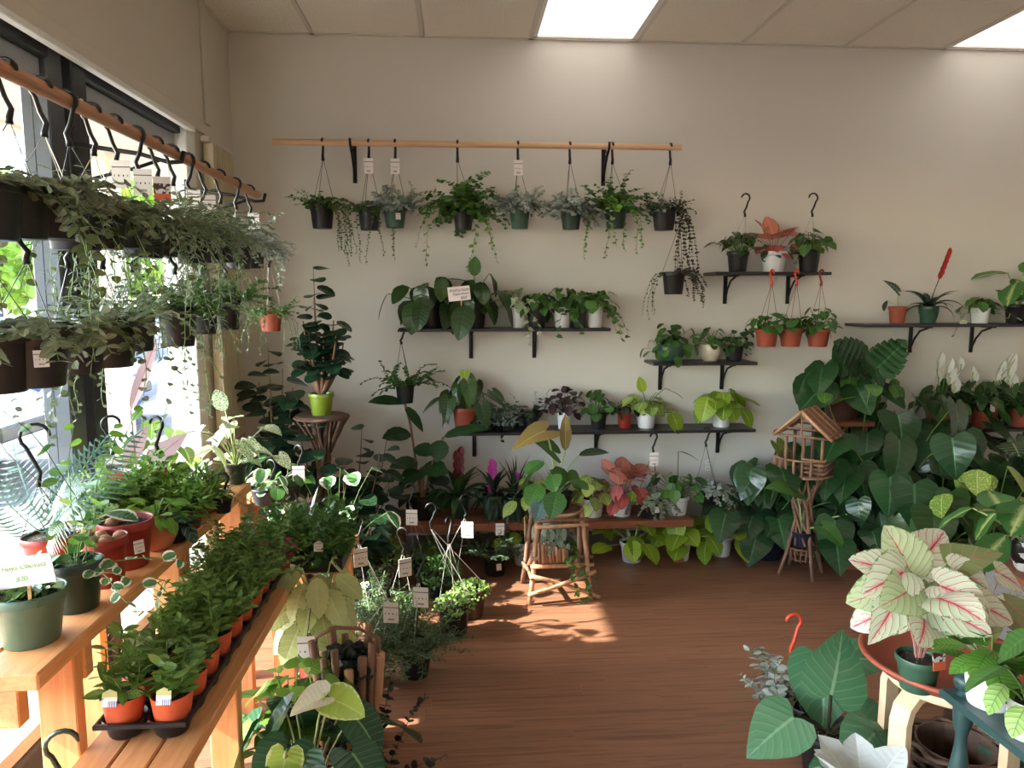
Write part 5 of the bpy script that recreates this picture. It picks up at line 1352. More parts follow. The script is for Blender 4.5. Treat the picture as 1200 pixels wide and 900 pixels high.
for i, (px, w_, lab) in enumerate(((-6, .08, 'large black pot, nearest in the lower tier at the window'), (42, .078, 'black pot with a white label, second in the lower window tier'), (88, .078, 'brown-leaved black pot left of the grey mullion, lower window tier'),
        (128, .08, 'largest black pot hung in front of the mullion, lower window tier'), (161, .062, 'smaller black pot beside the largest one, lower window tier'), (210, .066, 'black pot in the middle of the bright pane, lower window tier'), (240, .06, 'sparse pot before the blind, lower window tier'), (268, .055, 'farthest black pot of the lower window tier'))):
    X = WX + (.03 if i % 2 else -.02); p = onX(px, 1.4, X); p.z = (1.375, 1.38, 1.38, 1.39, 1.41, 1.41, 1.43, 1.44)[i]
    P = Plant('hanging_plant', lab, p, ('taper', w_, .13, 'black'), 'lower tier of baskets at the window')
    P.hang(1.735, rz=R(180 * (i % 2)), r=.022, lo=.09, off=(.0, 0), lean=.1)
    if i < 3: P.vines(16, (.06, .15), 'oval', 'olive_leaf' if i == 2 else 'grey_green_leaf', .045, .02, (50, 0), 9, pair=True, azr=(-60, 240))
    elif i < 5: P.vines(30, (.08, .18), 'tinyn', 'silver_green_leaf', .045, .014, (80, 10), 4).vines(8, (.3, .5), 'tinyr', 'grey_green_leaf', .028, .024, (20, 0), 9)
    else: P.vines(26, (.08, .18), 'tinyr', 'green_leaf' if i % 2 else 'grey_green_leaf', .03, .016, (75, 0), 4, pair=True).vines(5, (.12, .24), 'tinyn', 'silver_green_leaf', .03, .02, (20, 0), 9)
    if i == 1: P.sticker(-.9)
    P.done()
p = PY(318, 388, 3.72)
P = mk('hanging_string_of_pearls', 'small terracotta basket hanging alone in the corner below the window rod end', p, 28, 24, 'taper', 'terra')
P.hang(p.z + .36, off=(0, 0), r=.018, lo=.05, wire='wirelight')
P.vines(18, (.06, .12), 'tinyr', 'green_leaf', .016, .009, (60, 10), 8).vines(7, (.15, .28), 'tinyr', 'white_edge_leaf', .014, .016, (20, 0), 24, start=P.rt).done()
P.vines(20, (.05, .1), 'tinyr', 'green_leaf', .024, .01, (60, 0), 8).done()

# ================================================================ upper bench plants
z = UZ
def U(px, py): return PZ(px, py, UZ)
P = mk('potted_hoya', 'thick-leaved hoya in a grey-green pot under the pink handwritten card', U(38, 750), 80, 62, 'taper', 'greenl')
P.rosette(90, 'oval', 'succulent_leaf', (.025, .036), (.0, .05), (88, -10), (-70, 40), fold=.5, stalk=.0015).done()
sp_ = P.loc
sign('pale pink handwritten card on a stick in the grey-green pot', 'price_sign', (sp_.x + .012, sp_.y - .045, sp_.z + .175), .14, .065, 'paperpink', [('- Hoya Obovata', 0.005, .006, .016), ('$20', 0, -.02, .016)], 'inkgreen', R(-8), .08)
P = mk('potted_hoya', 'dark green pot with a round-leaved hoya trailing to the right', U(92, 712), 60, 58, 'taper', 'dkgreen')
P.rosette(20, 'round', 'green_leaf', (.03, .042), (.02, .12), (88, 20), (-40, 40), stalk=.0015).vines(3, (.16, .24), 'round', 'white_edge_leaf', .04, .04, (10, 0), 2, azr=(-30, 20), mode='obj').vines(3, (.3, .45), 'round', 'fresh_green_leaf', .045, .05, (88, 75), .4, mode='obj').done()
P = mk('potted_seedling', 'tall red pot with pebbles on the window bench', U(126, 684), 50, 58, 'taper', 'red')
for k in range(4): link('pebble', MB().lathe([(.001, .012), (.012, .01), (.018, 0), (.012, -.008)], 10).mesh('pebble', M['stone'], True), P.root, Matrix.Translation((P.u(-.03, .03), P.u(-.03, .03), P.z + .012)))
P.vines(2, (.3, .4), 'round', 'green_leaf', .05, .07, (80, 60), 1, mode='obj').done('stemdk')
P = mk('potted_seedling', 'wide red pot with a white sticker and a flat pale leaf', U(150, 662), 62, 56, 'taper', 'red')
for k in range(3): link('pebble', MB().lathe([(.001, .014), (.014, .012), (.02, 0), (.014, -.008)], 10).mesh('pebble', M['stone'], True), P.root, Matrix.Translation((P.u(-.03, .03), P.u(-.03, .03), P.z + .012)))
P.sticker(-.7); P.leaf((-.04, -.02, .16), (.9, -.2, .05), (0, 0, 1), .1, 'oval', 'white_edge_leaf', sr=.002).done()
P = mk('cycad_palm', 'cycad with stiff feathery fronds in a red pot at the window', U(62, 668), 62, 44, 'taper', 'red')
fm = [mesh_np('frond', V_, [Q_], U_, G['cycad_leaf']) for V_, Q_, U_ in (frond(20, .34), frond(16, .3))]
for k, (a, e, ln) in enumerate(((10, 62, .36), (60, 68, .33), (-60, 40, .3), (170, 60, .3), (120, 50, .28), (-120, 45, .26))):
    link('frond', fm[k % 2], P.root, frame((0, 0, P.z), (math.cos(R(a)) * math.cos(R(e)), math.sin(R(a)) * math.cos(R(e)), math.sin(R(e))), (-.3, -.8, .6), ln))
P.hang(P.loc.z + .38, off=(-.02, 0), rz=R(200), r=.036, lo=.14, wire='wire')
P = mk('potted_lettuce_plant', 'low clay bowl with bright green leaves on the window bench', U(184, 642), 48, 34, 'bowl', 'clay')
P.rosette(22, 'oval', 'fresh_green_leaf', (.05, .08), (.02, .08), (88, 0), (-30, 50)).done()
for k, (px, py, lab, lm) in enumerate(((118, 632, 'lime green frilly plant in front of the mullion', 'pale_green_leaf'), (150, 618, 'lime green frilly plant under the first photo tag', 'pale_green_leaf'), (186, 606, 'frilly green plant under the second photo tag', 'fresh_green_leaf'))):
    P = mk('potted_herb', lab, U(px, py), 44, 30, 'taper', ('brown', 'red', 'black')[k], 'frilly bright plants at the window')
    P.dome(330, .1, .13, 'diss', lm, .042, zoff=.01, solid=.8)
    hx_, hz_ = ((0, 0), (130, 497), (183, 497))[k]
    if k:
        hp = PX(hx_, hz_, P.loc.x); off = hp - P.loc
        hanger(P.root, P.rt, P.h, hp.z - P.loc.z, R(200 if k == 1 else -20), r=.026, lo=.1, off=(0, off.y))
        card(P.root, (.01, off.y - .02, hp.z - P.loc.z - .14), .05, .065, 'tagphoto', 0)
    P.done()
P = mk('potted_peperomia', 'dark round-leaved peperomia in a black pot at the bench edge', U(206, 634), 30, 22)
P.rosette(12, 'round', 'watermelon_leaf', (.06, .075), (.02, .06), (80, -10), (0, 50), fold=.05).done()
for k, (px, py, lab) in enumerate(((208, 612, 'bright fluffy plant in a red pot behind the dark peperomia'), (222, 618, 'trailing fluffy plant in a red pot at the front edge'), (240, 600, 'tallest fluffy plant in a red pot near the end of the bench'))):
    P = mk('potted_succulent', lab, U(px, py), 34, 26, 'taper', 'red', 'fluffy plants in red pots')
    P.dome(420, .085, .1, 'tinyn', 'fresh_green_leaf', .04, zoff=.0, solid=.8).vines(10, (.08, .16), 'tinyn', 'green_leaf', .03, .012, (60, 0), 6).done()
P = mk('potted_pothos', 'marbled white and green pothos in a dark green pot at the bench end', U(277, 566), 26, 24, 'taper', 'dkgreen')
P.rosette(18, 'heart', 'marble_leaf', (.07, .11), (.06, .24), (88, 10), (-20, 60)).leaf((-.03, 0, .3), (-.4, 0, .8), (0, -1, .2), .1, 'oval', 'marble_leaf').done('stempale')
P = mk('potted_pothos', 'pale pothos behind the marbled one, against the blind', U(262, 572) + Vector((-.19, -.1, 0)), 30, 24, 'taper', 'white')
P.rosette(16, 'heart', 'pale_green_leaf', (.07, .1), (.06, .26), (88, 10), (-20, 60)).done('stempale')
P = mk('potted_stromanthe', 'plant with long pinkish translucent leaves at the bright pane', U(166, 604) + Vector((-.05, .1, 0)), 34, 26, 'taper', 'brown')
P.leaf((.0, -.02, .36), (.35, 0, .9), (.3, -1, .1), .28, 'lance', 'pink_long_leaf', w=.5, fold=.5).leaf((.03, -.02, .14), (.6, .1, .6), (0, -1, .3), .2, 'lance', 'pink_long_leaf', w=1.2).leaf((-.04, 0, .14), (-.3, .1, .8), (0, -1, .3), .18, 'lance', 'pink_long_leaf', w=1.2).done('stempink')
P = mk('potted_pothos', 'tagged hook pot at the corner of the window bench', PZ(262, 600, UZ), 22, 18)
hanger(P.root, P.rt, P.h, .12, 0, r=.022, lo=.08); P.done()
for k, (bx, by, hx_, hy_, lab, lm) in enumerate(((312, 590, 318, 545, 'hook pot with a white tag in front of the corner table', 'white_edge_leaf'), (336, 586, 350, 528, 'hook pot with a blank white tag by the twig pedestal', 'green_leaf'))):
    p = PZ(bx, by, .582)
    P = mk('hanging_hoya', lab, p, 36, 20)
    hp = PY(hx_, hy_, p.y)
    P.hang(hp.z, off=(hp.x - p.x, 0), rz=R(-30), r=.026, lo=.09, wire='wirelight')
    card(P.root, (hp.x - p.x, -.02, hp.z - p.z - .11), .058, .075, 'tag')
    P.rosette(14, 'round', lm, (.05, .07), (.03, .12), (88, 5), (0, 50)).done()

# ================================================================ lower bench: trays of small orange pots
cy0, cs = 1.735, .108
cx = (-.812, -.704)
dz = .034
for t_ in range(2):
    tr = thing('nursery_tray', ('black cell tray at the near end of the lower bench', 'black cell tray toward the far end of the lower bench')[t_], 'tray', (0, 0, LZ), 0, 'black cell trays')
    a = cy0 - .052 + t_ * 5 * cs; nr_ = (5, 4)[t_]; b = a + nr_ * cs - .004
    wb = MB()
    for xx in (cx[0] - .053, (cx[0] + cx[1]) / 2 - .004, cx[1] + .045): wb.rbox((xx, a, .036), (xx + .008, b, .05), .002)
    for k in range(nr_ + 1): wb.rbox((cx[0] - .053, a + k * cs - .003, .038), (cx[1] + .053, a + k * cs + .009, .05), .002)
    wb.obj('rim', M['black'], tr)
    cup = MB().lathe([(.001, .001), (.034, 0), (.038, .004), (.05, .046), (.053, .048), (.048, .046), (.034, .006), (.001, .006)], 18).mesh('cell', M['black'], True)
    for k in range(nr_):
        for q in range(2): link('cell', cup, tr, Matrix.Translation((cx[q], cy0 + (t_ * 5 + k) * cs, 0)))
rn3 = random.Random(8)
far_ = ('nearest', 'second', 'third', 'fourth', 'fifth', 'sixth', 'seventh', 'eighth', 'farthest')
for k in range(9):
    for q in range(2):
        P = Plant('potted_seedling', 'small orange pot in the %s column of the cell trays, %s from the camera' % (('window-side', 'aisle-side')[q], far_[k]),
                  (cx[q] + rn3.uniform(-.003, .003), cy0 + k * cs, LZ + .022), ('plain', .049, .078, 'orange'), 'small orange pots in the cell trays')
        if k < 4:
            P.vines(7 + k, (.06, .12 + .01 * k), 'lance', 'seedling_leaf', .062, .02, (88, 60), 1, pair=True, stalk=.0022, mode='obj' if k < 3 else 'stuff', w=1.4)
        elif k < 7:
            P.vines(16, (.08, .16), 'lance', 'seedling_leaf', .05, .018, (88, 40), 2, pair=True, stalk=.0018)
        else:
            P.vines(20, (.08, .2), 'oval', 'seedling_leaf', .034, .014, (88, 30), 2, pair=True, stalk=.0016)
        if k in (0, 1) or (k == 3 and q): card(P.root, (-.01 + .01 * q, -.046 if k == 0 else -.03, .092), .034, .04, 'label', 0, -.25, 'plant_label', True)
        P.done()
hk = PZ(75, 893, LZ)
o = link('hook', hookmesh(.03, .12, 'dkgreen'), None)
o.matrix_basis = Matrix.Translation((PZ(76, 880, LZ + .1).x, 1.5, LZ + .12)) @ Matrix.Rotation(R(200), 4, 'Z')
o.name = 'pot_hook'; tagged(o, 'loose dark green plastic hook standing at the near end of the lower bench', 'hook')
# low table behind with fine-leaved flats
t2 = thing('low_table', 'low pine table behind the lower bench carrying fine-leaved flats', 'table', (0, 0, 0))
for k in range(3): box('board', (-.75 + k * .1, 2.8, .505), (-.652 + k * .1, 3.2, .53), M['pine'], t2, .004)
for xx in (-.74, -.53):
    for yy in (2.95, 3.15): box('leg', (xx, yy, 0), (xx + .05, yy + .04, .505), M['pineZ'], t2, .003)
for k, (x, y, lab) in enumerate(((-.71, 2.84, 'black flat of feathery green plants nearest the lower bench end'), (-.54, 2.84, 'black flat of fine plants with a white house-shaped label'), (-.71, 3.0, 'far black flat of feathery green plants by the corner table'), (-.54, 3.0, 'far black flat of feathery green plants on the aisle side'))):
    P = Plant('potted_fern', lab, (x, y, .538), ('plain', .065, .05, 'black'), 'flats of feathery plants')
    P.dome(500, .1, .17, 'diss', 'fine_green_leaf', .034, zoff=.0, solid=.9).vines(22, (.1, .2), 'tinyn', 'fine_green_leaf', .03, .01, (88, 30), 2, pair=True)
    if k == 1: card(P.root, (0, -.1, .1), .034, .04, 'tag', 0, -.2, 'plant_label', True)
    P.done()
for k, (x, y) in enumerate(((-.83, 2.76),)):
    P = Plant('potted_fern', ('feathery green plant at the far window-side corner of the lower bench', 'feathery green plant at the far aisle-side corner of the lower bench')[k], (x + .0, y + .02, LZ + .002), ('taper', .045, .08, 'orange'), 'feathery pots at the lower bench end')
P = Plant('potted_coleus', 'small crimson-leaved plant in a red-brown pot among the ferns', (-.66, 2.66, LZ + .002), ('plain', .036, .13, 'red'))
P.rosette(26, 'oval', 'pink_red_leaf', (.03, .05), (.02, .06), (88, 0), (-20, 50)).done()

tr = thing('nursery_tray', 'wide black tray under the feathery plants at the end of the lower bench', 'tray', (-.625, 2.92, .531))
for a, b in (((-.17, -.17, 0), (.17, .17, .004)), ((-.17, -.17, .004), (.17, -.165, .05)), ((-.17, .165, .004), (.17, .17, .05)), ((-.17, -.165, .004), (-.165, .165, .05)), ((.165, -.165, .004), (.17, .165, .05))):
    MB().rbox(a, b, .001).obj('bottom' if b[2] < .01 else 'side', M['black'], tr)
# ================================================================ floor, left
p = Vector((-.535, 2.66, 0))
P = mk('dumbcane', 'tall creamy-green dumbcane in a red pot with a white tag, beside the lower bench', p, 50, 95, 'taper', 'red')
P.vines(3, (.3, .3), 'tiny', 'green_leaf', .001, .1, (88, 80), 0, stalk=.009)
for k in range(26):
    a = k * 2.4; zz = .3 + .26 * k / 26; r_ = .05 + .05 * ((k * 7) % 5) / 5
    P.leaf((r_ * math.cos(a), r_ * math.sin(a), zz + .04), (math.cos(a), math.sin(a) - .3, P.u(-1.5, -.3)), (0, -.7, .8), P.u(.12, .17), 'oval', 'yellow_dumbcane_leaf', w=.9, rip=.03)
card(P.root, (0, -.19, .36), .07, .1, 'tag', 0, 0, 'price_tag')
MB().tube([(0, -.188, .41), (0, -.12, .48), (0, 0, .5)], .002, 4).obj('tag_string', M['wire'], P.root); P.done('stempale')

p = Vector((-.4, 2.46, 0))
wb = thing('log_basket', 'rustic basket of split logs with a dark round plant inside', 'basket', p, R(12)); wb.scale = (1, 1, 1.2)
for k in range(16):
    a = R(22.5 * k); stick(wb, (.085 * math.cos(a), .075 * math.sin(a), 0), (.115 * math.cos(a), .1 * math.sin(a), .28 + .03 * (k % 3)), .015, 'log', 'stick' if k % 3 else 'stick_light', n=2)
MB().lathe([(.001, .01), (.09, .01), (.09, .02), (.001, .02)], 16).obj('bottom', M['stick'], wb)
MB().tube([(-.11, 0, .27), (-.1, 0, .35), (-.04, -.02, .38), (.04, -.02, .37), (.1, 0, .33), (.11, 0, .26)], .006, 6).obj('handle', M['stick'], wb, True)
P = Plant('potted_peperomia', 'dark pebble-leaved plant inside the log basket', Vector(p) + Vector((0, 0, .026)), ('plain', .07, .3, 'black'))
P.dome(300, .09, .06, 'round', 'dark_leaf', .032, zoff=.01).done()

def hookpot(name, lab, bx, by, w_, h_, hx_, hy_, fol, mat='black', tag=True, tagpx=None, wire='wirelight', rz=0, ph=False):
    p = Fz(bx, by); P = mk(name, lab, p, w_, h_, 'taper', mat)
    hp = PY(hx_, hy_, p.y)
    P.hang(hp.z, off=(hp.x - p.x, 0), rz=R(rz), r=.026, lo=.1, wire=wire)
    if tag: card(P.root, (hp.x - p.x + .01, -.025, hp.z - p.z - .155), .062, .085, 'tag', R(P.u(-25, 25)))
    fol(P); P.done(); return P
rose = lambda P: P.vines(95, (.1, .22), 'tinyn', 'rosemary_leaf', .036, .011, (88, 5), 3.)
vari = lambda P: P.dome(300, P.rt * 1.12, .045, 'tinyr', 'pale_green_leaf', .02)
moss = lambda P: P.dome(420, .1, .12, 'tiny', 'fine_green_leaf', .024, zoff=.0)
gold = lambda P: P.dome(420, .11, .18, 'tinyr', 'fresh_green_leaf', .022, zoff=.0)
hookpot('rosemary_basket', 'wispy rosemary-like plant in a black hook pot next to the log basket', 430, 800, 42, 42, 455, 672, rose)
hookpot('rosemary_basket', 'wispy plant in a black hook pot with a square white tag, nearest the open floor', 487, 790, 42, 40, 490, 655, rose)
hookpot('variegated_basket', 'pale speckled plant in a round-rimmed black pot at the edge of the sun patch', 532, 742, 40, 40, 526, 612, vari, tag=False, rz=60)
hookpot('variegated_basket', 'pale speckled plant in a brown-black pot behind the nearest sunlit one', 551, 721, 40, 34, 505, 596, vari, mat='brown', tag=False)
hookpot('variegated_basket', 'pale speckled plant half hidden by the wispy baskets', 474, 742, 40, 34, 472, 625, vari, rz=160)
hookpot('silver_basket', 'dusty grey plant hidden behind the two wispy baskets', 452, 752, 36, 34, 420, 612, rose, rz=40)
hookpot('mossy_basket', 'mossy green plant with a square tag on a dark hook', 518, 702, 36, 30, 545, 585, moss, rz=200)
hookpot('mossy_basket', 'mossy plant with an upright narrow pink tag', 500, 686, 34, 28, 480, 572, moss)
hookpot('golden_basket', 'yellow-green small-leaved bush by the dark corner shrubs', 455, 690, 40, 34, 438, 592, gold, mat='brown')
P = mk('potted_herb', 'yellow-green bush in a brown planter under the low bench left end', Fz(435, 676), 42, 46, 'plain', 'brown'); gold(P)
P = mk('potted_creeper', 'low plant with tiny sunlit leaves behind the tagged baskets', Fz(420, 720), 40, 30, 'taper', 'black'); P.vines(20, (.1, .24), 'tinyr', 'white_edge_leaf', .03, .018, (80, 10), 4, pair=True).done()

# foreground left
P = Plant('anthurium', 'anthurium with one white and two lime flowers in the left foreground', (-.44, 1.98, 0), ('taper', .1, .16, 'dkgreen'))
P.rosette(22, 'shield', 'anthurium_leaf', (.13, .19), (.12, .3), (75, 10), (10, 70), face=(.1, -1, 0), fw=.4, stalk=.004)
P.leaf((-.03, -.12, .37), (-.1, -.5, -.75), (0, -.9, .5), .1, 'shield', 'spathe_lime', 'flower', label='lime green heart-shaped flower', sr=.0035, fold=.0)
P.leaf((.05, .0, .46), (-.75, -.3, -.1), (0, -.3, 1), .1, 'shield', 'spathe_white', 'flower', label='white flower', sr=.0035, fold=.5)
P.leaf((.07, .01, .45), (.75, -.35, -.1), (0, -.5, 1), .11, 'shield', 'spathe_lime', 'flower', label='pale green flower', sr=.0035, fold=.2)
for q_ in ((-.03, -.125, .37), (.05, -.01, .46)): MB().tube([q_, (q_[0] + .01, q_[1] - .03, q_[2] + .035)], [.006, .003], 6).obj('spadix', M['stempale'], P.root, True)
P.leaf((.03, -.17, .33), (.1, -.5, -.7), (.1, -.9, .5), .13, 'shield', 'bluish_leaf').leaf((.12, -.13, .31), (.3, -.5, -.7), (.2, -.9, .5), .12, 'shield', 'bluish_leaf').leaf((-.15, -.15, .27), (-.6, -.6, -.2), (0, -.5, 1), .2, 'shield', 'anthurium_leaf').done('stempale')
P = Plant('potted_pothos', 'bright heart-leaved pothos in a black pot behind the anthurium', (-.56, 2.3, 0), ('taper', .09, .15, 'black'))
P.rosette(26, 'heart', 'pothos_leaf', (.08, .11), (.08, .26), (88, 10), (-10, 60)).rosette(9, 'heart', 'fresh_green_leaf', (.08, .11), (.2, .3), (88, 50), (-10, 60)).done()
P = Plant('potted_seedling', 'small dark-stemmed plant at the right of the anthurium', (-.3, 2.15, 0), ('taper', .06, .1, 'black'))
P.vines(16, (.18, .3), 'tinyr', 'dark_leaf', .035, .022, (80, 20), 2, pair=True).done('stemdk')

# ================================================================ foreground, right
sz = .475
c0 = PZ(1112, 776, sz + .03)
stl = thing('bentwood_stool', 'round birch stool with bent legs under the terracotta saucer', 'stool', (c0.x, c0.y, 0))
MB().lathe([(.001, sz - .03), (.165, sz - .03), (.17, sz - .025), (.17, sz - .004), (.165, sz), (.001, sz)], 32).obj('seat', M['birch'], stl, True)
for k in range(4):
    a = R(-160 + 90 * k); r0 = .19
    prof = [(r0, 0), (r0, sz - .11), (r0 - .012, sz - .07), (r0 - .045, sz - .042), (r0 - .09, sz - .032), (.05, sz - .031)]
    vs = []; n_ = len(prof)
    for i, (r_, z_) in enumerate(prof):
        j0, j1 = max(i - 1, 0), min(i + 1, n_ - 1)
        dr, dz_ = prof[j1][0] - prof[j0][0], prof[j1][1] - prof[j0][1]; l_ = math.hypot(dr, dz_); nr, nz = dz_ / l_, -dr / l_
        for off in (.012, -.012):
            for w_ in (-.028, .028):
                rr, z2 = r_ + nr * off, z_ + nz * off
                vs.append((rr * math.cos(a) - w_ * math.sin(a), rr * math.sin(a) + w_ * math.cos(a), max(z2, 0)))
    q = []
    for i in range(n_ - 1):
        b_ = i * 4
        q += [(b_, b_ + 1, b_ + 5, b_ + 4), (b_ + 3, b_ + 2, b_ + 6, b_ + 7), (b_ + 2, b_, b_ + 4, b_ + 6), (b_ + 1, b_ + 3, b_ + 7, b_ + 5)]
    q += [(0, 2, 3, 1), (n_ * 4 - 4, n_ * 4 - 3, n_ * 4 - 1, n_ * 4 - 2)]
    MB().add(vs, q).obj('leg', M['birch'], stl)
sa = MB().lathe([(.001, .001), (.17, 0), (.205, .012), (.235, .038), (.242, .04), (.244, .046), (.24, .052), (.228, .05), (.2, .024), (.17, .012), (.001, .012)], 48).obj('plant_saucer', M['terra'], None, True)
sa.location = (c0.x, c0.y, sz + .001); tagged(sa, 'wide terracotta saucer holding the pink caladium', 'saucer')
# wicker basket under the stool
wk = thing('wicker_basket', 'dark woven basket standing under the birch stool', 'basket', (c0.x + .02, c0.y - .03, 0))
for r_ in range(13):
    pts = [((.115 + .008 * math.sin(k * math.pi + r_ * math.pi)) * math.cos(2 * math.pi * k / 32) * (1 + .007 * r_), (.115 + .008 * math.sin(k * math.pi / 1 + r_ * math.pi)) * math.sin(2 * math.pi * k / 32) * (1 + .007 * r_), .012 + .021 * r_) for k in range(33)]
    pts = [(x * (1 + .07 * (1 if (k // 2 + r_) % 2 else -1)), y * (1 + .07 * (1 if (k // 2 + r_) % 2 else -1)), z_) for k, (x, y, z_) in enumerate(pts)]
    MB().tube(pts, .0095, 5).obj('strand', M['wicker'], wk, True)
MB().lathe([(.001, .0), (.1, .0), (.11, .27), (.105, .27), (.09, .01), (.001, .01)], 20).obj('lining', M['wicker'], wk)
# caladium
cp = Vector((PZ(1074, 806, sz + .014).x, PZ(1074, 806, sz + .014).y, sz + .014))
P = mk('caladium', 'white and pink caladium with red veins in a green pot on the saucer', cp, 50, 40, 'taper', 'green')
P.h = P.h
for k in range(15):
    a = k * 2.4; zz = .17 + .14 * ((k * 5) % 7) / 7; r_ = .04 + .09 * ((k * 3) % 5) / 5
    y_ = r_ * math.sin(a) * .8 - .03
    P.leaf((r_ * math.cos(a), y_ + .02, zz + .055), (math.cos(a) * .8, math.sin(a) * .4 - .3, P.u(-.4, .35)), (0, -.9, .6), P.u(.12, .15), 'shield', 'pink_caladium_leaf' if k % 3 else 'white_caladium_leaf', w=.95, fold=.1, sr=.0022, rip=.03)
P.leaf((-.03, .02, .33), (-.35, -.1, .7), (0, -1, .35), .15, 'shield', 'white_caladium_leaf', w=1.1, sr=.0022).leaf((.06, -.06, .27), (.2, -.4, -.6), (0, -1, .3), .15, 'arrow', 'pink_caladium_leaf', w=1.15, sr=.0022, rip=.03)
P.leaf((-.1, -.04, .28), (-.45, -.3, -.5), (0, -1, .5), .15, 'arrow', 'pink_caladium_leaf', w=1.1, sr=.0022, rip=.03).leaf((.1, .05, .34), (.7, -.1, .25), (0, -.6, .8), .17, 'arrow', 'olive_caladium_leaf', w=.9, sr=.0022)
card(P.root, (.02, -.055, .12), .04, .075, 'tagphoto', R(10), -.15, 'plant_label').parent = P.root
P.done('stempink')
# big leaf behind the saucer
P = Plant('potted_alocasia', 'single blue-green heart leaf plant behind the left of the saucer', (c0.x - .2, c0.y + .42, 0), ('taper', .09, .15, 'black'))
P.leaf((-.02, -.1, .36), (-.1, -.4, -.7), (-.2, -.9, .4), .24, 'heart', 'alocasia_leaf', sr=.005).leaf((.1, .0, .3), (.5, -.3, .2), (0, -.5, 1), .2, 'heart', 'alocasia_leaf', sr=.005).done('stempale')
P = Plant('potted_caladium', 'dull pink and olive caladium behind the bright one', (c0.x + .2, c0.y + .16, .0), ('taper', .09, .48, 'brown'))
for k in range(12):
    a = k * 2.4; P.leaf((.1 * math.cos(a), .1 * math.sin(a), .6 + .03 * (k % 5)), (math.cos(a), math.sin(a) - .4, P.u(-.7, .2)), (0, -.7, .8), P.u(.1, .15), 'arrow', 'olive_caladium_leaf' if k % 4 else 'pink_caladium_leaf', sr=.002)
P.done('stempink')
# teal stand
tz = .55
q0 = PZ(1099, 806, tz); q1 = PZ(1200, 884, tz); dr = (q1 - q0).normalized(); nr = Vector((dr.y, -dr.x, 0)); nr = nr if nr.x > 0 else -nr
tl = thing('teal_plant_table', 'dark teal painted table with turned legs and ball finials', 'table', q0)
ang = math.atan2(dr.y, dr.x)
tl.rotation_euler = (0, 0, ang); tl.location = (q0.x, q0.y, 0)
sd_ = 1 if (Matrix.Rotation(ang, 3, 'Z') @ Vector((0, 1, 0))).dot(nr) > 0 else -1
ya, yb_ = sorted((0, sd_ * .34))
MB().rbox((0, ya, tz - .022), (.75, yb_, tz), .005).obj('top', M['tealpaint'], tl)
turn = [(.018, 0), (.014, .03), (.022, .09), (.018, .16), (.014, .2), (.024, .28), (.026, .33), (.016, .4), (.014, .44), (.022, .47), (.024, .5), (.024, tz - .023)]
lm_ = MB().lathe(turn, 16).mesh('leg', M['tealpaint'], True)
bm_ = MB().lathe([(.001, 0), (.02, .002), (.012, .01), (.022, .02), (.028, .034), (.026, .048), (.014, .058), (.001, .06)], 16).mesh('finial', M['tealpaint'], True)
for x in (.04, .7):
    for y in (sd_ * .045, sd_ * .29):
        link('leg', lm_, tl, Matrix.Translation((x, y, 0))); link('finial', bm_, tl, Matrix.Translation((x, y, tz - .001)))
MB().rbox((.06, ya + .04, .1), (.68, yb_ - .04, .12), .004).obj('lower_shelf', M['tealpaint'], tl)
P = mk('potted_syngonium', 'dark-veined leafy plant in a plain white pot on the teal table', PZ(1158, 824, tz), 56, 46, 'plain', 'white')
P.rosette(20, 'oval', 'nerve_green_leaf', (.08, .115), (.03, .1), (88, 30), (-30, 20), w=1.0).done()
P = mk('potted_syngonium', 'pale-leaved plant in a white pot cut by the bottom right frame edge', PZ(1204, 862, tz), 50, 46, 'plain', 'white')
P.rosette(8, 'broad', 'pale_nerve_leaf', (.07, .1), (.03, .08), (80, 10), (0, 50)).rosette(5, 'broad', 'green_leaf', (.09, .12), (.1, .18), (88, 50), (-10, 40)).done()
# alocasia and silver plant on the floor
P = Plant('alocasia', 'alocasia with big quilted grey-green leaves on the floor by the saucer', (PZ(968, 905, 0).x, PZ(968, 905, 0).y, 0), ('taper', .1, .16, 'black'))
A = [((-.03, -.06, .31), (.2, .15, .5), (-.2, -1, .45), .22), ((-.16, -.08, .25), (-.75, -.25, -.3), (-.2, -.6, 1), .2), ((.1, -.1, .2), (-.45, -.35, -.1), (.2, -.6, 1), .19), ((.08, -.05, .22), (.6, -.25, -.1), (0, -.6, 1), .18), ((-.06, -.16, .12), (-.3, -.4, -.4), (0, -.8, .6), .16)]
for p_, d, u_, ln in A: P.leaf(p_, d, u_, ln, 'heart', 'alocasia_leaf', sr=.006, rip=.02, fold=.08)
P.done('stemdk')
P = mk('silver_tradescantia', 'silvery tradescantia in terracotta with a red plastic hook', Fz(918, 872), 46, 40, 'taper', 'terra')
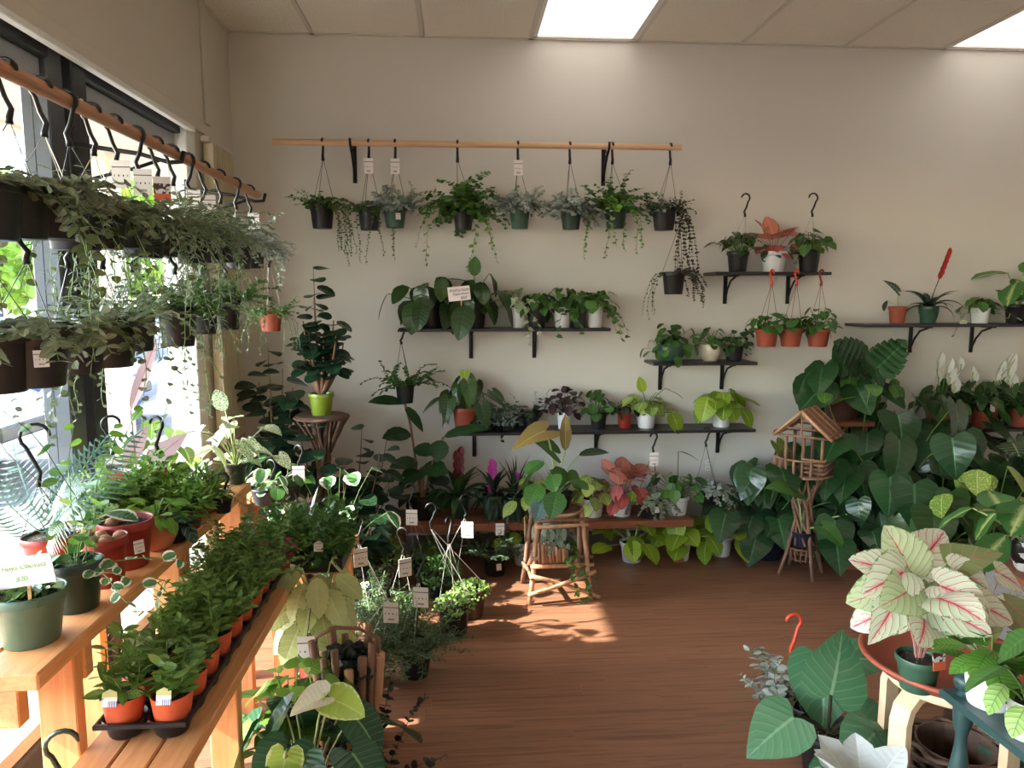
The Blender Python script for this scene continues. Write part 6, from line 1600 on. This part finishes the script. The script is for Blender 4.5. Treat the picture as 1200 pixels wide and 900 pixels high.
P.vines(30, (.1, .26), 'oval', 'silver_leaf', .05, .022, (85, 10), 3, pair=True, mode='obj')
hp = PY(930, 728, P.loc.y); P.hang(hp.z, off=(hp.x - P.loc.x, 0), rz=0, r=.026, lo=.14, hook='redhook', wire='orangewire'); P.done()
P = Plant('angel_wings', 'felty white angel wings plant at the bottom edge', (PZ(1008, 1010, 0).x, PZ(1008, 1010, 0).y, 0), ('taper', .1, .16, 'green'))
for k in range(20):
    a = k * 2.4; e = .25 + .7 * ((k * 7) % 10) / 10
    P.leaf((.045 * math.cos(a), .045 * math.sin(a), .18 + .02 * (k % 3)), (math.cos(a), math.sin(a), e * 1.6), (-math.cos(a), -math.sin(a), .9), P.u(.11, .15), 'oval', 'angelwing_leaf', stalk=False, fold=.3, rip=.08, droop=.15, w=1.2)
P = Plant('angel_wings', 'second white angel wings plant under the teal table', (PZ(1172, 960, 0).x + .0, PZ(1172, 960, 0).y, .122), ('taper', .08, .12, 'green'))
for k in range(9):
    a = k * 2.4; P.leaf((.03 * math.cos(a), .03 * math.sin(a), .12), (math.cos(a), math.sin(a), 1.4), (-math.cos(a), -math.sin(a), .9), P.u(.1, .14), 'oval', 'angelwing_leaf', stalk=False, fold=.3, rip=.08)
# stray sprig on the floor
p = Fz(885, 765)
o = thing('leaf_sprig', 'small green sprig lying on the open floor', 'sprig', p)
MB().tube([(-.02, 0, .003), (0, .005, .006), (.025, 0, .003)], .0015, 4).obj('stem', M['stem'], o)
for k in range(5): link('leaf', leafmesh('broad', 'silver_green_leaf', k % 3, fold=.15, droop=.2), o, frame((-.015 + .009 * k, 0, .004), (math.cos(k * 2), math.sin(k * 2), .1), (0, 0, 1), .022))
for o in [o for o in SC.objects if o.type == 'FONT']:
    me = o.to_mesh().copy() if False else bpy.data.meshes.new_from_object(o)
    n_ = bpy.data.objects.new(o.name, me); COL.objects.link(n_); n_.parent = o.parent; n_.matrix_basis = o.matrix_basis
    nm = o.name; bpy.data.objects.remove(o); n_.name = nm
